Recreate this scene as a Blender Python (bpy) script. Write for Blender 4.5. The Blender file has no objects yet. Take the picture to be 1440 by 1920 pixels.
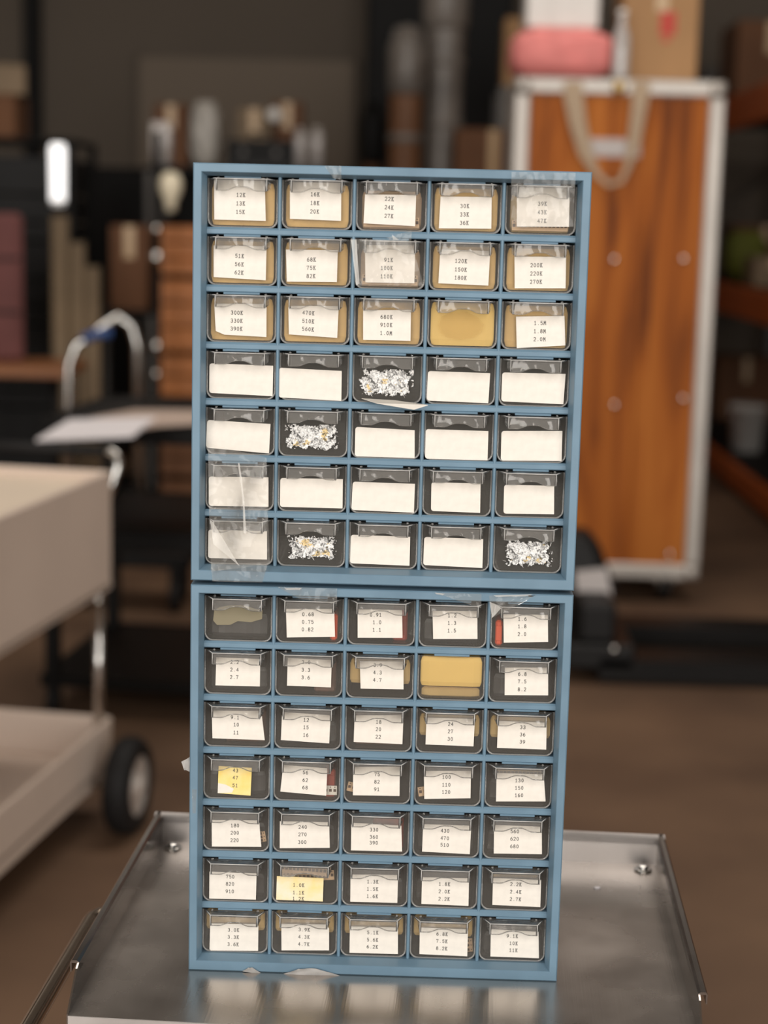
import bpy, math, random
from mathutils import Vector, Matrix, noise
random.seed(7)
R = math.radians
SC = bpy.context.scene
COL = SC.collection

# ------------------------------------------------------------------ camera
F_PX, PITCH, ROLL, YAW = 3204.0, 0.1676, 0.0248, -0.0165
ZT = 0.80                                    # height of the steel tray
CAM = Vector((0.0225, -1.352, 0.6246 + ZT))
_cp, _sp, _cy, _sy = math.cos(PITCH), math.sin(PITCH), math.cos(YAW), math.sin(YAW)
FWD = Vector((_sy * _cp, _cy * _cp, -_sp))
_r = Vector((_cy, -_sy, 0)); _u = _r.cross(FWD)
RGT = math.cos(ROLL) * _r + math.sin(ROLL) * _u
UPV = -math.sin(ROLL) * _r + math.cos(ROLL) * _u
cd = bpy.data.cameras.new('camera'); cam = bpy.data.objects.new('camera', cd); COL.objects.link(cam)
cam.matrix_world = Matrix(((RGT.x, UPV.x, -FWD.x, CAM.x), (RGT.y, UPV.y, -FWD.y, CAM.y), (RGT.z, UPV.z, -FWD.z, CAM.z), (0, 0, 0, 1)))
cd.sensor_fit = 'VERTICAL'; cd.sensor_height = 36; cd.sensor_width = 27
cd.lens = F_PX * 36 / 1920
cd.clip_start = 0.05; cd.clip_end = 100
cd.dof.use_dof = True; cd.dof.focus_distance = 1.40; cd.dof.aperture_fstop = 3.9
SC.camera = cam

# ------------------------------------------------------------------ world, added daylight, exposure
w = bpy.data.worlds.new('World'); SC.world = w; w.use_nodes = True
w.node_tree.nodes['Background'].inputs[0].default_value = (0.85, 0.92, 1.0, 1)
w.node_tree.nodes['Background'].inputs[1].default_value = 0.6
def area(name, loc, rot, sx, sy, power, col):
    l = bpy.data.lights.new(name, 'AREA'); l.shape = 'RECTANGLE'; l.size = sx; l.size_y = sy; l.energy = power; l.color = col
    o = bpy.data.objects.new(name, l); COL.objects.link(o); o.location = loc; o.rotation_euler = rot
    return o
# lamps added in two unseen bay doors; wall_back holds the openings and pier
for _x in (-2.7, 2.7): area('unseen_door_light', (_x, -4.55, 2.65), (R(90), 0, 0), 3.8, 4.9, 262, (1.0, 0.95, 0.885))
# unseen area light added as a skylight over the front of the hall
area('added_roof_light', (0.3, 3.2, 5.85), (0, 0, 0), 5.0, 2.2, 150, (1.0, 0.93, 0.85))
vs = SC.view_settings
vs.view_transform = 'Standard'; vs.look = 'None'; vs.gamma = 1; vs.exposure = 0.0; vs.use_curve_mapping = False
SC.cycles.use_denoising = True
SC.cycles.max_bounces = 10; SC.cycles.transparent_max_bounces = 32; SC.cycles.glossy_bounces = 5; SC.cycles.diffuse_bounces = 4
SC.cycles.caustics_reflective = False; SC.cycles.caustics_refractive = False
SC.cycles.sample_clamp_indirect = 6

# ------------------------------------------------------------------ helpers: where a photo point lies in the place
def ray(x, y): return FWD + RGT * ((x - 720) / F_PX) - UPV * ((y - 960) / F_PX)
def at_y(x, y, yy): d = ray(x, y); return CAM + d * ((yy - CAM.y) / d.y)
def at_z(x, y, zz): d = ray(x, y); return CAM + d * ((zz - CAM.z) / d.z)

# ------------------------------------------------------------------ materials
M = {}
def mat(name, col, rough=0.6, metal=0.0, var=0.0, scale=8.0, col2=None, bump=0.0, stretch=(1, 1, 1), spec=0.5, rvar=0.0):
    m = bpy.data.materials.new(name); m.use_nodes = True; nt = m.node_tree; b = nt.nodes['Principled BSDF']
    b.inputs['Base Color'].default_value = (*col, 1); b.inputs['Roughness'].default_value = rough
    b.inputs['Metallic'].default_value = metal; b.inputs['Specular IOR Level'].default_value = spec
    if var or col2 or bump or rvar:
        tc = nt.nodes.new('ShaderNodeTexCoord'); mp = nt.nodes.new('ShaderNodeMapping'); mp.inputs['Scale'].default_value = stretch
        nt.links.new(tc.outputs['Object'], mp.inputs[0])
        nz = nt.nodes.new('ShaderNodeTexNoise'); nz.inputs['Scale'].default_value = scale; nz.inputs['Detail'].default_value = 5
        nt.links.new(mp.outputs[0], nz.inputs['Vector'])
        if var or col2:
            c2 = col2 or tuple(c * (1 - var) for c in col)
            cr = nt.nodes.new('ShaderNodeValToRGB')
            cr.color_ramp.elements[0].position = 0.35; cr.color_ramp.elements[0].color = (*c2, 1)
            cr.color_ramp.elements[1].position = 0.65; cr.color_ramp.elements[1].color = (*col, 1)
            nt.links.new(nz.outputs[0], cr.inputs[0]); nt.links.new(cr.outputs[0], b.inputs['Base Color'])
        if rvar:
            mr = nt.nodes.new('ShaderNodeMapRange'); mr.inputs[1].default_value = 0.3; mr.inputs[2].default_value = 0.7
            mr.inputs[3].default_value = max(0.03, rough - rvar); mr.inputs[4].default_value = rough + rvar
            nt.links.new(nz.outputs[0], mr.inputs[0]); nt.links.new(mr.outputs[0], b.inputs['Roughness'])
        if bump:
            bp = nt.nodes.new('ShaderNodeBump'); bp.inputs['Strength'].default_value = bump; bp.inputs['Distance'].default_value = 0.002
            nt.links.new(nz.outputs[0], bp.inputs['Height']); nt.links.new(bp.outputs[0], b.inputs['Normal'])
    M[name] = m; return m
def clear(name, tint, haze=0.03, hazecol=(0.6, 0.58, 0.55), rough=0.06, ior=1.42, bump=0.12, bscale=55, bdist=0.002):
    m = bpy.data.materials.new(name); m.use_nodes = True; nt = m.node_tree; nt.nodes.clear()
    out = nt.nodes.new('ShaderNodeOutputMaterial'); tr = nt.nodes.new('ShaderNodeBsdfTransparent'); gl = nt.nodes.new('ShaderNodeBsdfGlossy')
    df = nt.nodes.new('ShaderNodeBsdfDiffuse'); fr = nt.nodes.new('ShaderNodeFresnel'); m1 = nt.nodes.new('ShaderNodeMixShader'); m2 = nt.nodes.new('ShaderNodeMixShader')
    tc = nt.nodes.new('ShaderNodeTexCoord'); nz = nt.nodes.new('ShaderNodeTexNoise'); bp = nt.nodes.new('ShaderNodeBump')
    nz.inputs['Scale'].default_value = bscale; bp.inputs['Strength'].default_value = bump; bp.inputs['Distance'].default_value = bdist
    nt.links.new(tc.outputs['Object'], nz.inputs['Vector']); nt.links.new(nz.outputs[0], bp.inputs['Height'])
    nt.links.new(bp.outputs[0], gl.inputs['Normal']); nt.links.new(bp.outputs[0], fr.inputs['Normal'])
    tr.inputs[0].default_value = (*tint, 1); gl.inputs['Roughness'].default_value = rough; df.inputs[0].default_value = (*hazecol, 1); fr.inputs[0].default_value = ior
    m1.inputs[0].default_value = haze
    nt.links.new(tr.outputs[0], m1.inputs[1]); nt.links.new(df.outputs[0], m1.inputs[2])
    nt.links.new(fr.outputs[0], m2.inputs[0]); nt.links.new(m1.outputs[0], m2.inputs[1]); nt.links.new(gl.outputs[0], m2.inputs[2])
    nt.links.new(m2.outputs[0], out.inputs[0]); M[name] = m; return m

mat('blue', (0.148, 0.243, 0.325), 0.38, var=0.14, scale=22, bump=0.05, rvar=0.08)
clear('plastic', (0.965, 0.96, 0.945), 0.06, (0.60, 0.56, 0.51), ior=1.36)
clear('plastic_edge', (0.95, 0.945, 0.93), 0.22, (0.75, 0.73, 0.70), ior=1.5)
clear('pull_plastic', (0.94, 0.935, 0.92), 0.10, (0.80, 0.77, 0.73), rough=0.07, ior=1.5, bump=1.0, bscale=42, bdist=0.0045)
clear('pull_edge', (0.95, 0.94, 0.93), 0.5, (0.88, 0.86, 0.83), ior=1.6)
clear('tape', (0.965, 0.96, 0.95), 0.085, (0.9, 0.86, 0.8), 0.10, 1.35, 1.0, 45, 0.006)
mat('paper', (0.80, 0.745, 0.67), 0.8, var=0.06, scale=160)
mat('paper_yellow', (0.86, 0.62, 0.17), 0.8, scale=60, col2=(0.87, 0.72, 0.33))
mat('paper_stain', (0.86, 0.66, 0.22), 0.8, scale=45, col2=(0.84, 0.76, 0.60))
mat('ink', (0.10, 0.096, 0.092), 0.7)
mat('kraft', (0.80, 0.51, 0.19), 0.7, var=0.22, scale=30)
mat('card_yellow', (0.92, 0.61, 0.17), 0.7, var=0.08, scale=30)
mat('tan_card', (0.58, 0.39, 0.15), 0.75, var=0.15, scale=30)
mat('red_part', (0.42, 0.045, 0.02), 0.4, var=0.3, scale=60)
mat('orange_part', (0.75, 0.08, 0.015), 0.35)
mat('brown_part', (0.16, 0.075, 0.05), 0.6, var=0.4, scale=80)
mat('tape_tan', (0.72, 0.48, 0.29), 0.65, var=0.25, scale=60)
mat('tape_hole', (0.07, 0.035, 0.02), 0.7)
mat('dark_bag', (0.035, 0.033, 0.034), 0.35, var=0.4, scale=60, bump=0.3)
def fluffy(name, c1):
    m = mat(name, c1, 0.9, var=0.08, scale=150); nt = m.node_tree; b = nt.nodes['Principled BSDF']
    tc = nt.nodes.new('ShaderNodeTexCoord'); nz = nt.nodes.new('ShaderNodeTexNoise'); nz.inputs['Scale'].default_value = 330; nz.inputs['Detail'].default_value = 6; nz.inputs['Distortion'].default_value = 1.5
    cr = nt.nodes.new('ShaderNodeValToRGB'); cr.color_ramp.elements[0].position = 0.36; cr.color_ramp.elements[0].color = (.12, .12, .12, 1); cr.color_ramp.elements[1].position = 0.56
    nt.links.new(tc.outputs['Object'], nz.inputs['Vector']); nt.links.new(nz.outputs[0], cr.inputs[0]); nt.links.new(cr.outputs[0], b.inputs['Alpha'])
mat('grey_tape', (0.42, 0.40, 0.38), 0.45, var=0.3, scale=60)
fluffy('white_fluff', (0.84, 0.83, 0.81)); fluffy('fluff', (0.80, 0.62, 0.33))

def steel(name, base=(0.50, 0.475, 0.45), rough=0.26):
    m = mat(name, base, rough, 1.0, var=0.16, scale=9, rvar=0.06); nt = m.node_tree; b = nt.nodes['Principled BSDF']
    tc = nt.nodes.new('ShaderNodeTexCoord'); mp = nt.nodes.new('ShaderNodeMapping'); mp.inputs['Scale'].default_value = (420, 6, 6)
    mp.inputs['Rotation'].default_value = (0, 0, R(75))
    nz = nt.nodes.new('ShaderNodeTexNoise'); nz.inputs['Scale'].default_value = 1.0; nz.inputs['Detail'].default_value = 3
    bp = nt.nodes.new('ShaderNodeBump'); bp.inputs['Strength'].default_value = 0.10; bp.inputs['Distance'].default_value = 0.001
    nt.links.new(tc.outputs['Object'], mp.inputs[0]); nt.links.new(mp.outputs[0], nz.inputs['Vector'])
    nt.links.new(nz.outputs[0], bp.inputs['Height']); nt.links.new(bp.outputs[0], b.inputs['Normal'])
    b.inputs['Anisotropic'].default_value = 0.3
    return m
steel('steel', (0.60, 0.545, 0.50), 0.27); steel('steel_side_dimmed', (0.42, 0.385, 0.36), 0.2); steel('steel_rim_lit', (0.78, 0.74, 0.72), 0.48)  # side steel darkened, rim steel brightened for the light they catch
mat('chrome', (0.72, 0.70, 0.67), 0.16, 1.0)
mat('chrome_warm', (0.55, 0.45, 0.36), 0.2, 1.0)
mat('alu', (0.52, 0.475, 0.43), 0.42, 0.35, var=0.12, scale=5)
mat('hub_silver', (0.80, 0.74, 0.69), 0.35, 0.45)
mat('beige_enamel', (0.76, 0.625, 0.53), 0.5, var=0.08, scale=3)
mat('cream_top', (0.92, 0.77, 0.61), 0.55, var=0.1, scale=3)
mat('black_metal', (0.0065, 0.0055, 0.005), 0.55, var=0.3, scale=6, spec=0.18)
mat('black_plastic', (0.010, 0.0092, 0.009), 0.5, var=0.2, scale=6, spec=0.22)
mat('rubber', (0.014, 0.013, 0.013), 0.65, var=0.3, scale=10, spec=0.25)
mat('white_paint', (0.75, 0.72, 0.68), 0.45, var=0.06, scale=6)
mat('sheet', (0.93, 0.88, 0.90), 0.75, var=0.04, scale=6)
mat('pinkish_board', (0.62, 0.48, 0.40), 0.6, var=0.1, scale=5)
mat('cardboard', (0.42, 0.23, 0.10), 0.75, var=0.15, scale=4)
mat('cardboard_dark', (0.15, 0.06, 0.022), 0.75, var=0.2, scale=4)
mat('carton_tape', (0.50, 0.33, 0.17), 0.35)
mat('pink_fabric', (0.86, 0.27, 0.25), 0.75, var=0.16, scale=14, bump=0.4)
mat('red_print', (0.5, 0.05, 0.03), 0.6)
mat('orange_steel', (0.50, 0.10, 0.012), 0.45, var=0.2, scale=4)
mat('maroon', (0.16, 0.055, 0.05), 0.8, var=0.2, scale=6)
mat('brown_top', (0.30, 0.115, 0.04), 0.5, var=0.2, scale=5)
mat('orange_wood', (0.44, 0.14, 0.022), 0.5, var=0.25, scale=5, stretch=(1, 1, 6))
mat('grey_wrap', (0.22, 0.19, 0.165), 0.35, var=0.4, scale=6, bump=0.5)
mat('pale_bag', (0.50, 0.46, 0.41), 0.4, var=0.3, scale=10, bump=0.5)
mat('tan_wrap', (0.30, 0.20, 0.12), 0.5, var=0.3, scale=5)
mat('brown_roll', (0.20, 0.085, 0.035), 0.6, var=0.3, scale=5)
mat('grey_metal', (0.10, 0.088, 0.078), 0.5, 0.2, var=0.2, scale=5)
mat('webbing', (0.46, 0.34, 0.23), 0.8, var=0.12, scale=60)
mat('brass', (0.62, 0.42, 0.16), 0.35, 0.7)
mat('green_cloth', (0.13, 0.14, 0.012), 0.8, var=0.3, scale=12)
mat('blue_band', (0.04, 0.09, 0.25), 0.5)
mat('cream_plastic', (0.88, 0.78, 0.58), 0.4)
mat('tan_box', (0.21, 0.145, 0.085), 0.7, var=0.15, scale=6)
mat('label_grey', (0.52, 0.47, 0.45), 0.6, var=0.06, scale=20)
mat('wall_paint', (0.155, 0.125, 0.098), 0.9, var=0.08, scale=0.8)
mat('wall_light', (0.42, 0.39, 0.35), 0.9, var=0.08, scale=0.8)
mat('board_paint', (0.24, 0.19, 0.145), 0.85, var=0.06, scale=1.0)
mat('ceiling_paint', (0.22, 0.19, 0.16), 0.9, var=0.1, scale=1)
mat('glass_jar', (0.5, 0.46, 0.44), 0.08, 0.0, spec=1.0)

ml = mat('tube_glow', (0.9, 0.9, 0.9), 0.4); ml.node_tree.nodes['Principled BSDF'].inputs['Emission Color'].default_value = (1, .97, .95, 1); ml.node_tree.nodes['Principled BSDF'].inputs['Emission Strength'].default_value = 1.3
def floor_mat():
    m = mat('concrete', (0.175, 0.100, 0.056), 0.62, var=0.0, scale=1.6, col2=(0.105, 0.060, 0.036), rvar=0.10, bump=0.15)
    return m
floor_mat()
def wood_mat():
    m = bpy.data.materials.new('trunk_wood'); m.use_nodes = True; nt = m.node_tree; b = nt.nodes['Principled BSDF']
    tc = nt.nodes.new('ShaderNodeTexCoord'); mp = nt.nodes.new('ShaderNodeMapping'); mp.inputs['Scale'].default_value = (7.5, 7.5, 0.8)
    nz = nt.nodes.new('ShaderNodeTexNoise'); nz.inputs['Scale'].default_value = 1.3; nz.inputs['Detail'].default_value = 7; nz.inputs['Distortion'].default_value = 0.9
    cr = nt.nodes.new('ShaderNodeValToRGB'); e = cr.color_ramp.elements
    e[0].position = 0.30; e[0].color = (0.11, 0.026, 0.005, 1); e[1].position = 0.62; e[1].color = (0.46, 0.143, 0.021, 1)
    k = e.new(0.45); k.color = (0.36, 0.096, 0.011, 1)
    nt.links.new(tc.outputs['Object'], mp.inputs[0]); nt.links.new(mp.outputs[0], nz.inputs['Vector']); nt.links.new(nz.outputs[0], cr.inputs[0])
    nt.links.new(cr.outputs[0], b.inputs['Base Color']); b.inputs['Roughness'].default_value = 0.6; b.inputs['Specular IOR Level'].default_value = 0.2; M['trunk_wood'] = m
wood_mat()

# ------------------------------------------------------------------ mesh building
class MB:
    def __init__(s): s.v, s.f, s.mi, s.sm = [], [], [], []
    def add(s, vs, fs, mi=0, smooth=False):
        o = len(s.v); s.v += [tuple(p) for p in vs]
        for f in fs: s.f.append([i + o for i in f]); s.mi.append(mi); s.sm.append(smooth)
        return s
    def box(s, x0, x1, y0, y1, z0, z1, c=0.0, mi=0):
        if c <= 0:
            vs = [(x, y, z) for x in (x0, x1) for y in (y0, y1) for z in (z0, z1)]
            return s.add(vs, [(0, 1, 3, 2), (4, 6, 7, 5), (0, 4, 5, 1), (2, 3, 7, 6), (0, 2, 6, 4), (1, 5, 7, 3)], mi)
        c = min(c, (x1 - x0) * .45, (y1 - y0) * .45, (z1 - z0) * .45)
        lo, hi = (x0, y0, z0), (x1, y1, z1); vs, idx = [], {}
        for a in (0, 1):
            for b in (0, 1):
                for d in (0, 1):
                    sg = (a, b, d)
                    for ax in range(3):
                        p = [(hi[i] if sg[i] else lo[i]) for i in range(3)]
                        for i in range(3):
                            if i != ax: p[i] += -c if sg[i] else c
                        idx[sg, ax] = len(vs); vs.append(p)
        fs = []
        for ax in range(3):
            o1, o2 = [i for i in range(3) if i != ax]
            for sd in (0, 1):
                q = []
                for (p, r_) in ((0, 0), (1, 0), (1, 1), (0, 1)):
                    k = [0, 0, 0]; k[ax] = sd; k[o1] = p; k[o2] = r_; q.append(idx[tuple(k), ax])
                fs.append(q)
            for p in (0, 1):
                for r_ in (0, 1):
                    q = []
                    for sd in (0, 1):
                        k = [0, 0, 0]; k[ax] = sd; k[o1] = p; k[o2] = r_; q.append((idx[tuple(k), o1], idx[tuple(k), o2]))
                    fs.append([q[0][0], q[0][1], q[1][1], q[1][0]])
        for k in [(a, b, d) for a in (0, 1) for b in (0, 1) for d in (0, 1)]: fs.append([idx[k, 0], idx[k, 1], idx[k, 2]])
        return s.add(vs, fs, mi)
    def loft(s, rings, cap0=True, cap1=True, closed=True, mi=0, smooth=False):
        n = len(rings[0]); vs = [p for r_ in rings for p in r_]; fs = []
        for i in range(len(rings) - 1):
            for j in range(n if closed else n - 1):
                k = (j + 1) % n; fs.append((i * n + j, i * n + k, (i + 1) * n + k, (i + 1) * n + j))
        if cap0: fs.append(tuple(range(n))[::-1])
        if cap1: fs.append(tuple((len(rings) - 1) * n + j for j in range(n)))
        return s.add(vs, fs, mi, smooth)
    def tube(s, path, r, n=12, mi=0, radii=None):
        P = [Vector(p) for p in path]; rings = []; t0 = (P[1] - P[0]).normalized()
        nrm = t0.orthogonal().normalized()
        for i, p in enumerate(P):
            t = (P[min(i + 1, len(P) - 1)] - P[max(i - 1, 0)]).normalized()
            nrm = (nrm - t * nrm.dot(t)).normalized(); b = t.cross(nrm); rr = radii[i] if radii else r
            rings.append([p + (nrm * math.cos(a) + b * math.sin(a)) * rr for a in [2 * math.pi * k / n for k in range(n)]])
        return s.loft(rings, mi=mi, smooth=True)
    def lathe(s, prof, c=(0, 0, 0), axis='z', n=24, mi=0, smooth=True, ring_=False):
        rings = []
        for (r, h) in prof:
            ring = []
            for k in range(n):
                a = 2 * math.pi * k / n; u, v_ = r * math.cos(a), r * math.sin(a)
                p = {'z': (u, v_, h), 'y': (u, h, v_), 'x': (h, u, v_)}[axis]
                ring.append((p[0] + c[0], p[1] + c[1], p[2] + c[2]))
            rings.append(ring)
        if ring_: return s.loft(rings + [rings[0]], False, False, mi=mi, smooth=smooth)
        return s.loft(rings, mi=mi, smooth=smooth)
    def prism(s, poly, d, mi=0):          # polygon of 3D points pushed along vector d
        d = Vector(d); a = [Vector(p) for p in poly]; b = [p + d for p in a]
        return s.loft([a, b], mi=mi)
    def mesh(s, name, mats):
        me = bpy.data.meshes.new(name); me.from_pydata([tuple(p) for p in s.v], [], s.f)
        for m in (mats if isinstance(mats, (list, tuple)) else [mats]): me.materials.append(M[m])
        me.polygons.foreach_set('material_index', s.mi); me.polygons.foreach_set('use_smooth', s.sm)
        import bmesh as _b
        bm = _b.new(); bm.from_mesh(me); _b.ops.recalc_face_normals(bm, faces=bm.faces); bm.to_mesh(me); bm.free()
        me.update(); return me
    def build(s, name, mats, parent=None, loc=None, rz=0): return link(name, s.mesh(name, mats), parent, loc, rz)
def link(name, me, parent=None, loc=None, rz=0):
    o = bpy.data.objects.new(name, me); COL.objects.link(o)
    if parent: o.parent = parent
    if loc is not None: o.location = loc
    if rz: o.rotation_euler.z = rz
    return o
def tag(o, label=None, cat=None, group=None, kind=None):
    if label: o['label'] = label
    if cat: o['category'] = cat
    if group: o['group'] = group
    if kind: o['kind'] = kind
    return o
def thing(name, label, cat, loc=(0, 0, 0), rz=0, group=None):
    return tag(link(name, None, None, loc, rz), label, cat, group)
def box(x0, x1, y0, y1, z0, z1, c=0.0): return MB().box(x0, x1, y0, y1, z0, z1, c)
def arc(c, r, a0, a1, n, plane='xz'):
    out = []
    for i in range(n + 1):
        a = R(a0 + (a1 - a0) * i / n); u, v_ = r * math.cos(a), r * math.sin(a)
        out.append({'xz': (c[0] + u, c[1], c[2] + v_), 'yz': (c[0], c[1] + u, c[2] + v_), 'xy': (c[0] + u, c[1] + v_, c[2])}[plane])
    return out

# ------------------------------------------------------------------ the hall
def struct(name, mb, m): return tag(mb.build(name, m), kind='structure')
struct('floor', box(-7, 7, -9, 12.2, -0.1, 0), 'concrete')
struct('ceiling', box(-7, 7, -4.8, 12.2, 6.0, 6.1), 'ceiling_paint')
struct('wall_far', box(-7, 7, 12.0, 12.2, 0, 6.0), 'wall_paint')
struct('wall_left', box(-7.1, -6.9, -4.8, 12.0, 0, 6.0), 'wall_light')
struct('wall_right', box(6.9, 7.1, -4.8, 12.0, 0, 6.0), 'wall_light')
wb = MB(); wb.box(-6.9, -4.6, -4.8, -4.6, 0, 6.0); wb.box(4.6, 6.9, -4.8, -4.6, 0, 6.0); wb.box(-4.6, 4.6, -4.8, -4.6, 5.15, 6.0); wb.box(-.78, .78, -4.8, -4.6, 0, 5.15)  # middle pier added to keep daylight out of the drawer reflections
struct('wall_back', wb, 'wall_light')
mw = bpy.data.materials.new('added_window_glow'); mw.use_nodes = True; _b = mw.node_tree.nodes['Principled BSDF']
_b.inputs['Emission Color'].default_value = (1.0, 0.90, 0.78, 1); _b.inputs['Emission Strength'].default_value = 0.25; M['added_window_glow'] = mw
for i, xw in enumerate((-5.0, -2.5, 0.0, 2.5, 5.0)):       # unseen glowing windows added high up to brighten the tray reflection
    wn = tag(link('added_window_%d' % (i + 1), None, None, (xw, 11.99, 4.3)), kind='structure')
    for j in (0, 1): box(-1.1 + j * 1.12, -.02 + j * 1.12, -.01, 0, .05, 1.35, 0).build('pane', 'added_window_glow', wn)
    for q_ in ((-1.16, 1.16, 0, .05), (-1.16, 1.16, 1.35, 1.40), (-1.16, -1.1, .05, 1.35), (1.1, 1.16, .05, 1.35), (-.02, .02, .05, 1.35)): box(q_[0], q_[1], -.04, 0, q_[2], q_[3], .005).build('added_window_frame', 'grey_metal', wn)
d1 = tag(link('unseen_door_1', None), kind='structure')  # unseen roller door added with the bay lamps
MB().lathe([(0.02, -4.7), (0.22, -4.7), (0.22, 4.7), (0.02, 4.7)], (0, -4.35, 5.45), 'x', 24).build('rolled_curtain', 'grey_metal', d1)
for sx in (-1, 1): box(sx * 4.66 - .06, sx * 4.66 + .06, -4.59, -4.50, 0, 5.2, .01).build('guide_rail', 'grey_metal', d1)

# ------------------------------------------------------------------ steel cart that carries the cabinets
TRZ = R(-2.5)
cart = thing('steel_cart', 'bare steel cart with a shallow rimmed tray carrying the blue drawer cabinets', 'cart', (0.0185, 0.092, ZT), TRZ)
TW, TD, TH = 0.2485, 0.1935, 0.028
box(-TW, TW, -TD, TD, -0.0015, 0, 0).build('tray_floor', 'steel', cart)
box(-TW, TW, TD, TD + 0.0015, -0.012, TH, 0).build('tray_back_wall', 'steel_rim_lit', cart)
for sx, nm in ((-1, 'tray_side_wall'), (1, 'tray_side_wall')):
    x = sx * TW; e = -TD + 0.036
    MB().prism([(x, TD, -.012), (x, TD, TH), (x, e, TH), (x, e - .006, TH - .002), (x, -TD, .001), (x, -TD, -.012)], (sx * .0015, 0, 0)).build(nm, 'steel_side_dimmed', cart)
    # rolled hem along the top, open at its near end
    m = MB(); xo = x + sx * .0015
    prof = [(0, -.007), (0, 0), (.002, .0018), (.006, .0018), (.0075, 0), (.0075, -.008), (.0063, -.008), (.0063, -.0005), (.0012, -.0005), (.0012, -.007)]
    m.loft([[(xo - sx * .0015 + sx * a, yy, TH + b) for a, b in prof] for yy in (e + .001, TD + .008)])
    m.build('rolled_rim', 'steel_side_dimmed', cart)
m = MB(); prof = [(0, -.007), (0, 0), (.002, .0018), (.006, .0018), (.0075, 0), (.0075, -.012), (.0063, -.012), (.0063, -.0005), (.0012, -.0005), (.0012, -.007)]
m.loft([[(xx, TD + a, TH + b) for a, b in prof] for xx in (-TW - .008, TW + .008)]); m.build('rolled_rim', 'steel_rim_lit', cart)
box(-TW, TW, -TD - .0015, -TD, -.03, 0, 0).build('front_apron', 'steel_rim_lit', cart)
for sx in (-1, 1):
    bx, by = sx * (TW - .014), TD - .016
    q = MB(); q.lathe([(.0005, 0.0015), (.009, .0015), (.009, .0002), (.0005, .0002)], (bx, by, 0), 'z', 20)
    q.lathe([(.0052, .0015), (.0052, .0042), (.004, .0052), (.0005, .0056)], (bx, by, 0), 'z', 16)
    q.build('bolt', 'chrome', cart)
# side push handle
zz = -0.035; hx = -TW - 0.0445; cxh = -TW - .0145
p = [(-TW, .098, zz), (cxh, .098, zz)] + arc((cxh, .068, zz), .03, 90, 180, 8, 'xy')[1:] + [(hx, .0, zz), (hx, -TD + .02, zz)] + arc((cxh, -TD + .01, zz), .03, 180, 270, 8, 'xy') + [(-TW, -TD - .02, zz)]
MB().tube(p, .0078, 14).build('push_handle', 'chrome_warm', cart)
for sx in (-1, 1):
    for sy in (-1, 1):
        bx, by = sx * (TW - .012), sy * (TD - .012)
        box(bx - .010, bx + .010, by - .010, by + .010, -0.70, -.0016, .002).build('leg', 'steel_rim_lit', cart)
        c = MB(); c.box(bx - .012, bx + .012, by - .018, by + .018, -.735, -.70, .003)
        c.lathe([(.003, -.011), (.034, -.011), (.0375, -.006), (.0375, .006), (.034, .011), (.003, .011)], (bx, by, -.7625), 'x', 20)
        c.build('caster', 'rubber', cart)
box(-TW + .005, TW - .005, -TD + .005, TD - .005, -.56, -.555, .001).build('lower_shelf', 'steel', cart)

tag(MB().prism([(0, 0, 0), (.004, .001, 0), (.0055, .004, 0), (.002, .0055, 0), (-.001, .003, 0)], (0, 0, .0008)).build('paper_scrap', 'sheet', None, at_z(1116, 1667, ZT + .0002)),
    'tiny torn scrap of white paper lying on the steel tray', 'paper scrap')

# ------------------------------------------------------------------ drawer cabinets
CW, CH, GAP, CD = 0.31, 0.3318, 0.0037, 0.155
ML, MT, MBOT = 0.0098, 0.0095, 0.0115            # side / top / bottom margins of the opening
SHT, DVT = 0.0056, 0.0028                        # shelf and divider thickness
OH = (CH - MT - MBOT - 6 * SHT) / 7; RP = OH + SHT          # height of one opening, row pitch
OW = (CW - 2 * ML - 4 * DVT) / 5; CP = OW + DVT             # width of one opening, column pitch
YS, YD = 0.0105, 0.0130                          # fronts of shelves / drawers behind the frame face
DH, DWD, DL = 0.0375, 0.0546, 0.118              # drawer height, width, length
YL = YD - 0.0004                                 # label plane

GL = {}
def ell(cx, cy, rx, ry, a0=0, a1=360, n=14): return [(cx + rx * math.cos(R(a0 + (a1 - a0) * i / n)), cy + ry * math.sin(R(a0 + (a1 - a0) * i / n))) for i in range(n + 1)]
GL['0'] = [ell(.5, .5, .40, .5)]
GL['1'] = [[(.5, 0), (.5, 1), (.2, .8)], [(.14, 0), (.86, 0)]]
GL['2'] = [ell(.5, .71, .40, .29, 165, -35, 10) + [(.08, 0), (.94, 0)]]
GL['3'] = [ell(.46, .76, .36, .24, 155, -90, 9), ell(.46, .27, .42, .27, 90, -155, 10)]
GL['4'] = [[(.7, 0), (.7, 1), (.05, .3), (.98, .3)]]
GL['5'] = [[(.86, 1), (.2, 1), (.15, .55)] + ell(.47, .33, .43, .33, 125, -150, 10)]
GL['6'] = [ell(.5, .31, .42, .31), [(.08, .33), (.14, .62), (.38, .88), (.76, 1)]]
GL['7'] = [[(.08, .84), (.08, 1), (.92, 1), (.52, .45), (.42, 0)]]
GL['8'] = [ell(.5, .75, .33, .25), ell(.5, .26, .42, .26)]
GL['9'] = [[(1 - a, 1 - b) for a, b in pl] for pl in GL['6']]
GL['.'] = [[(.42, .05), (.60, .05)]]
GL['K'] = [[(.2, 0), (.2, 1)], [(.86, 1), (.2, .42)], [(.42, .6), (.88, 0)], [(.02, 0), (.40, 0)], [(.02, 1), (.40, 1)], [(.66, 1), (1, 1)], [(.68, 0), (1.04, 0)]]
GL['M'] = [[(.08, 0), (.14, 1), (.5, .35), (.86, 1), (.92, 0)], [(-.04, 0), (.25, 0)], [(.75, 0), (1.04, 0)]]
CHP, CHW, CHH, STK = 0.00254, 0.00172, 0.00285, 0.00040
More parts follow.
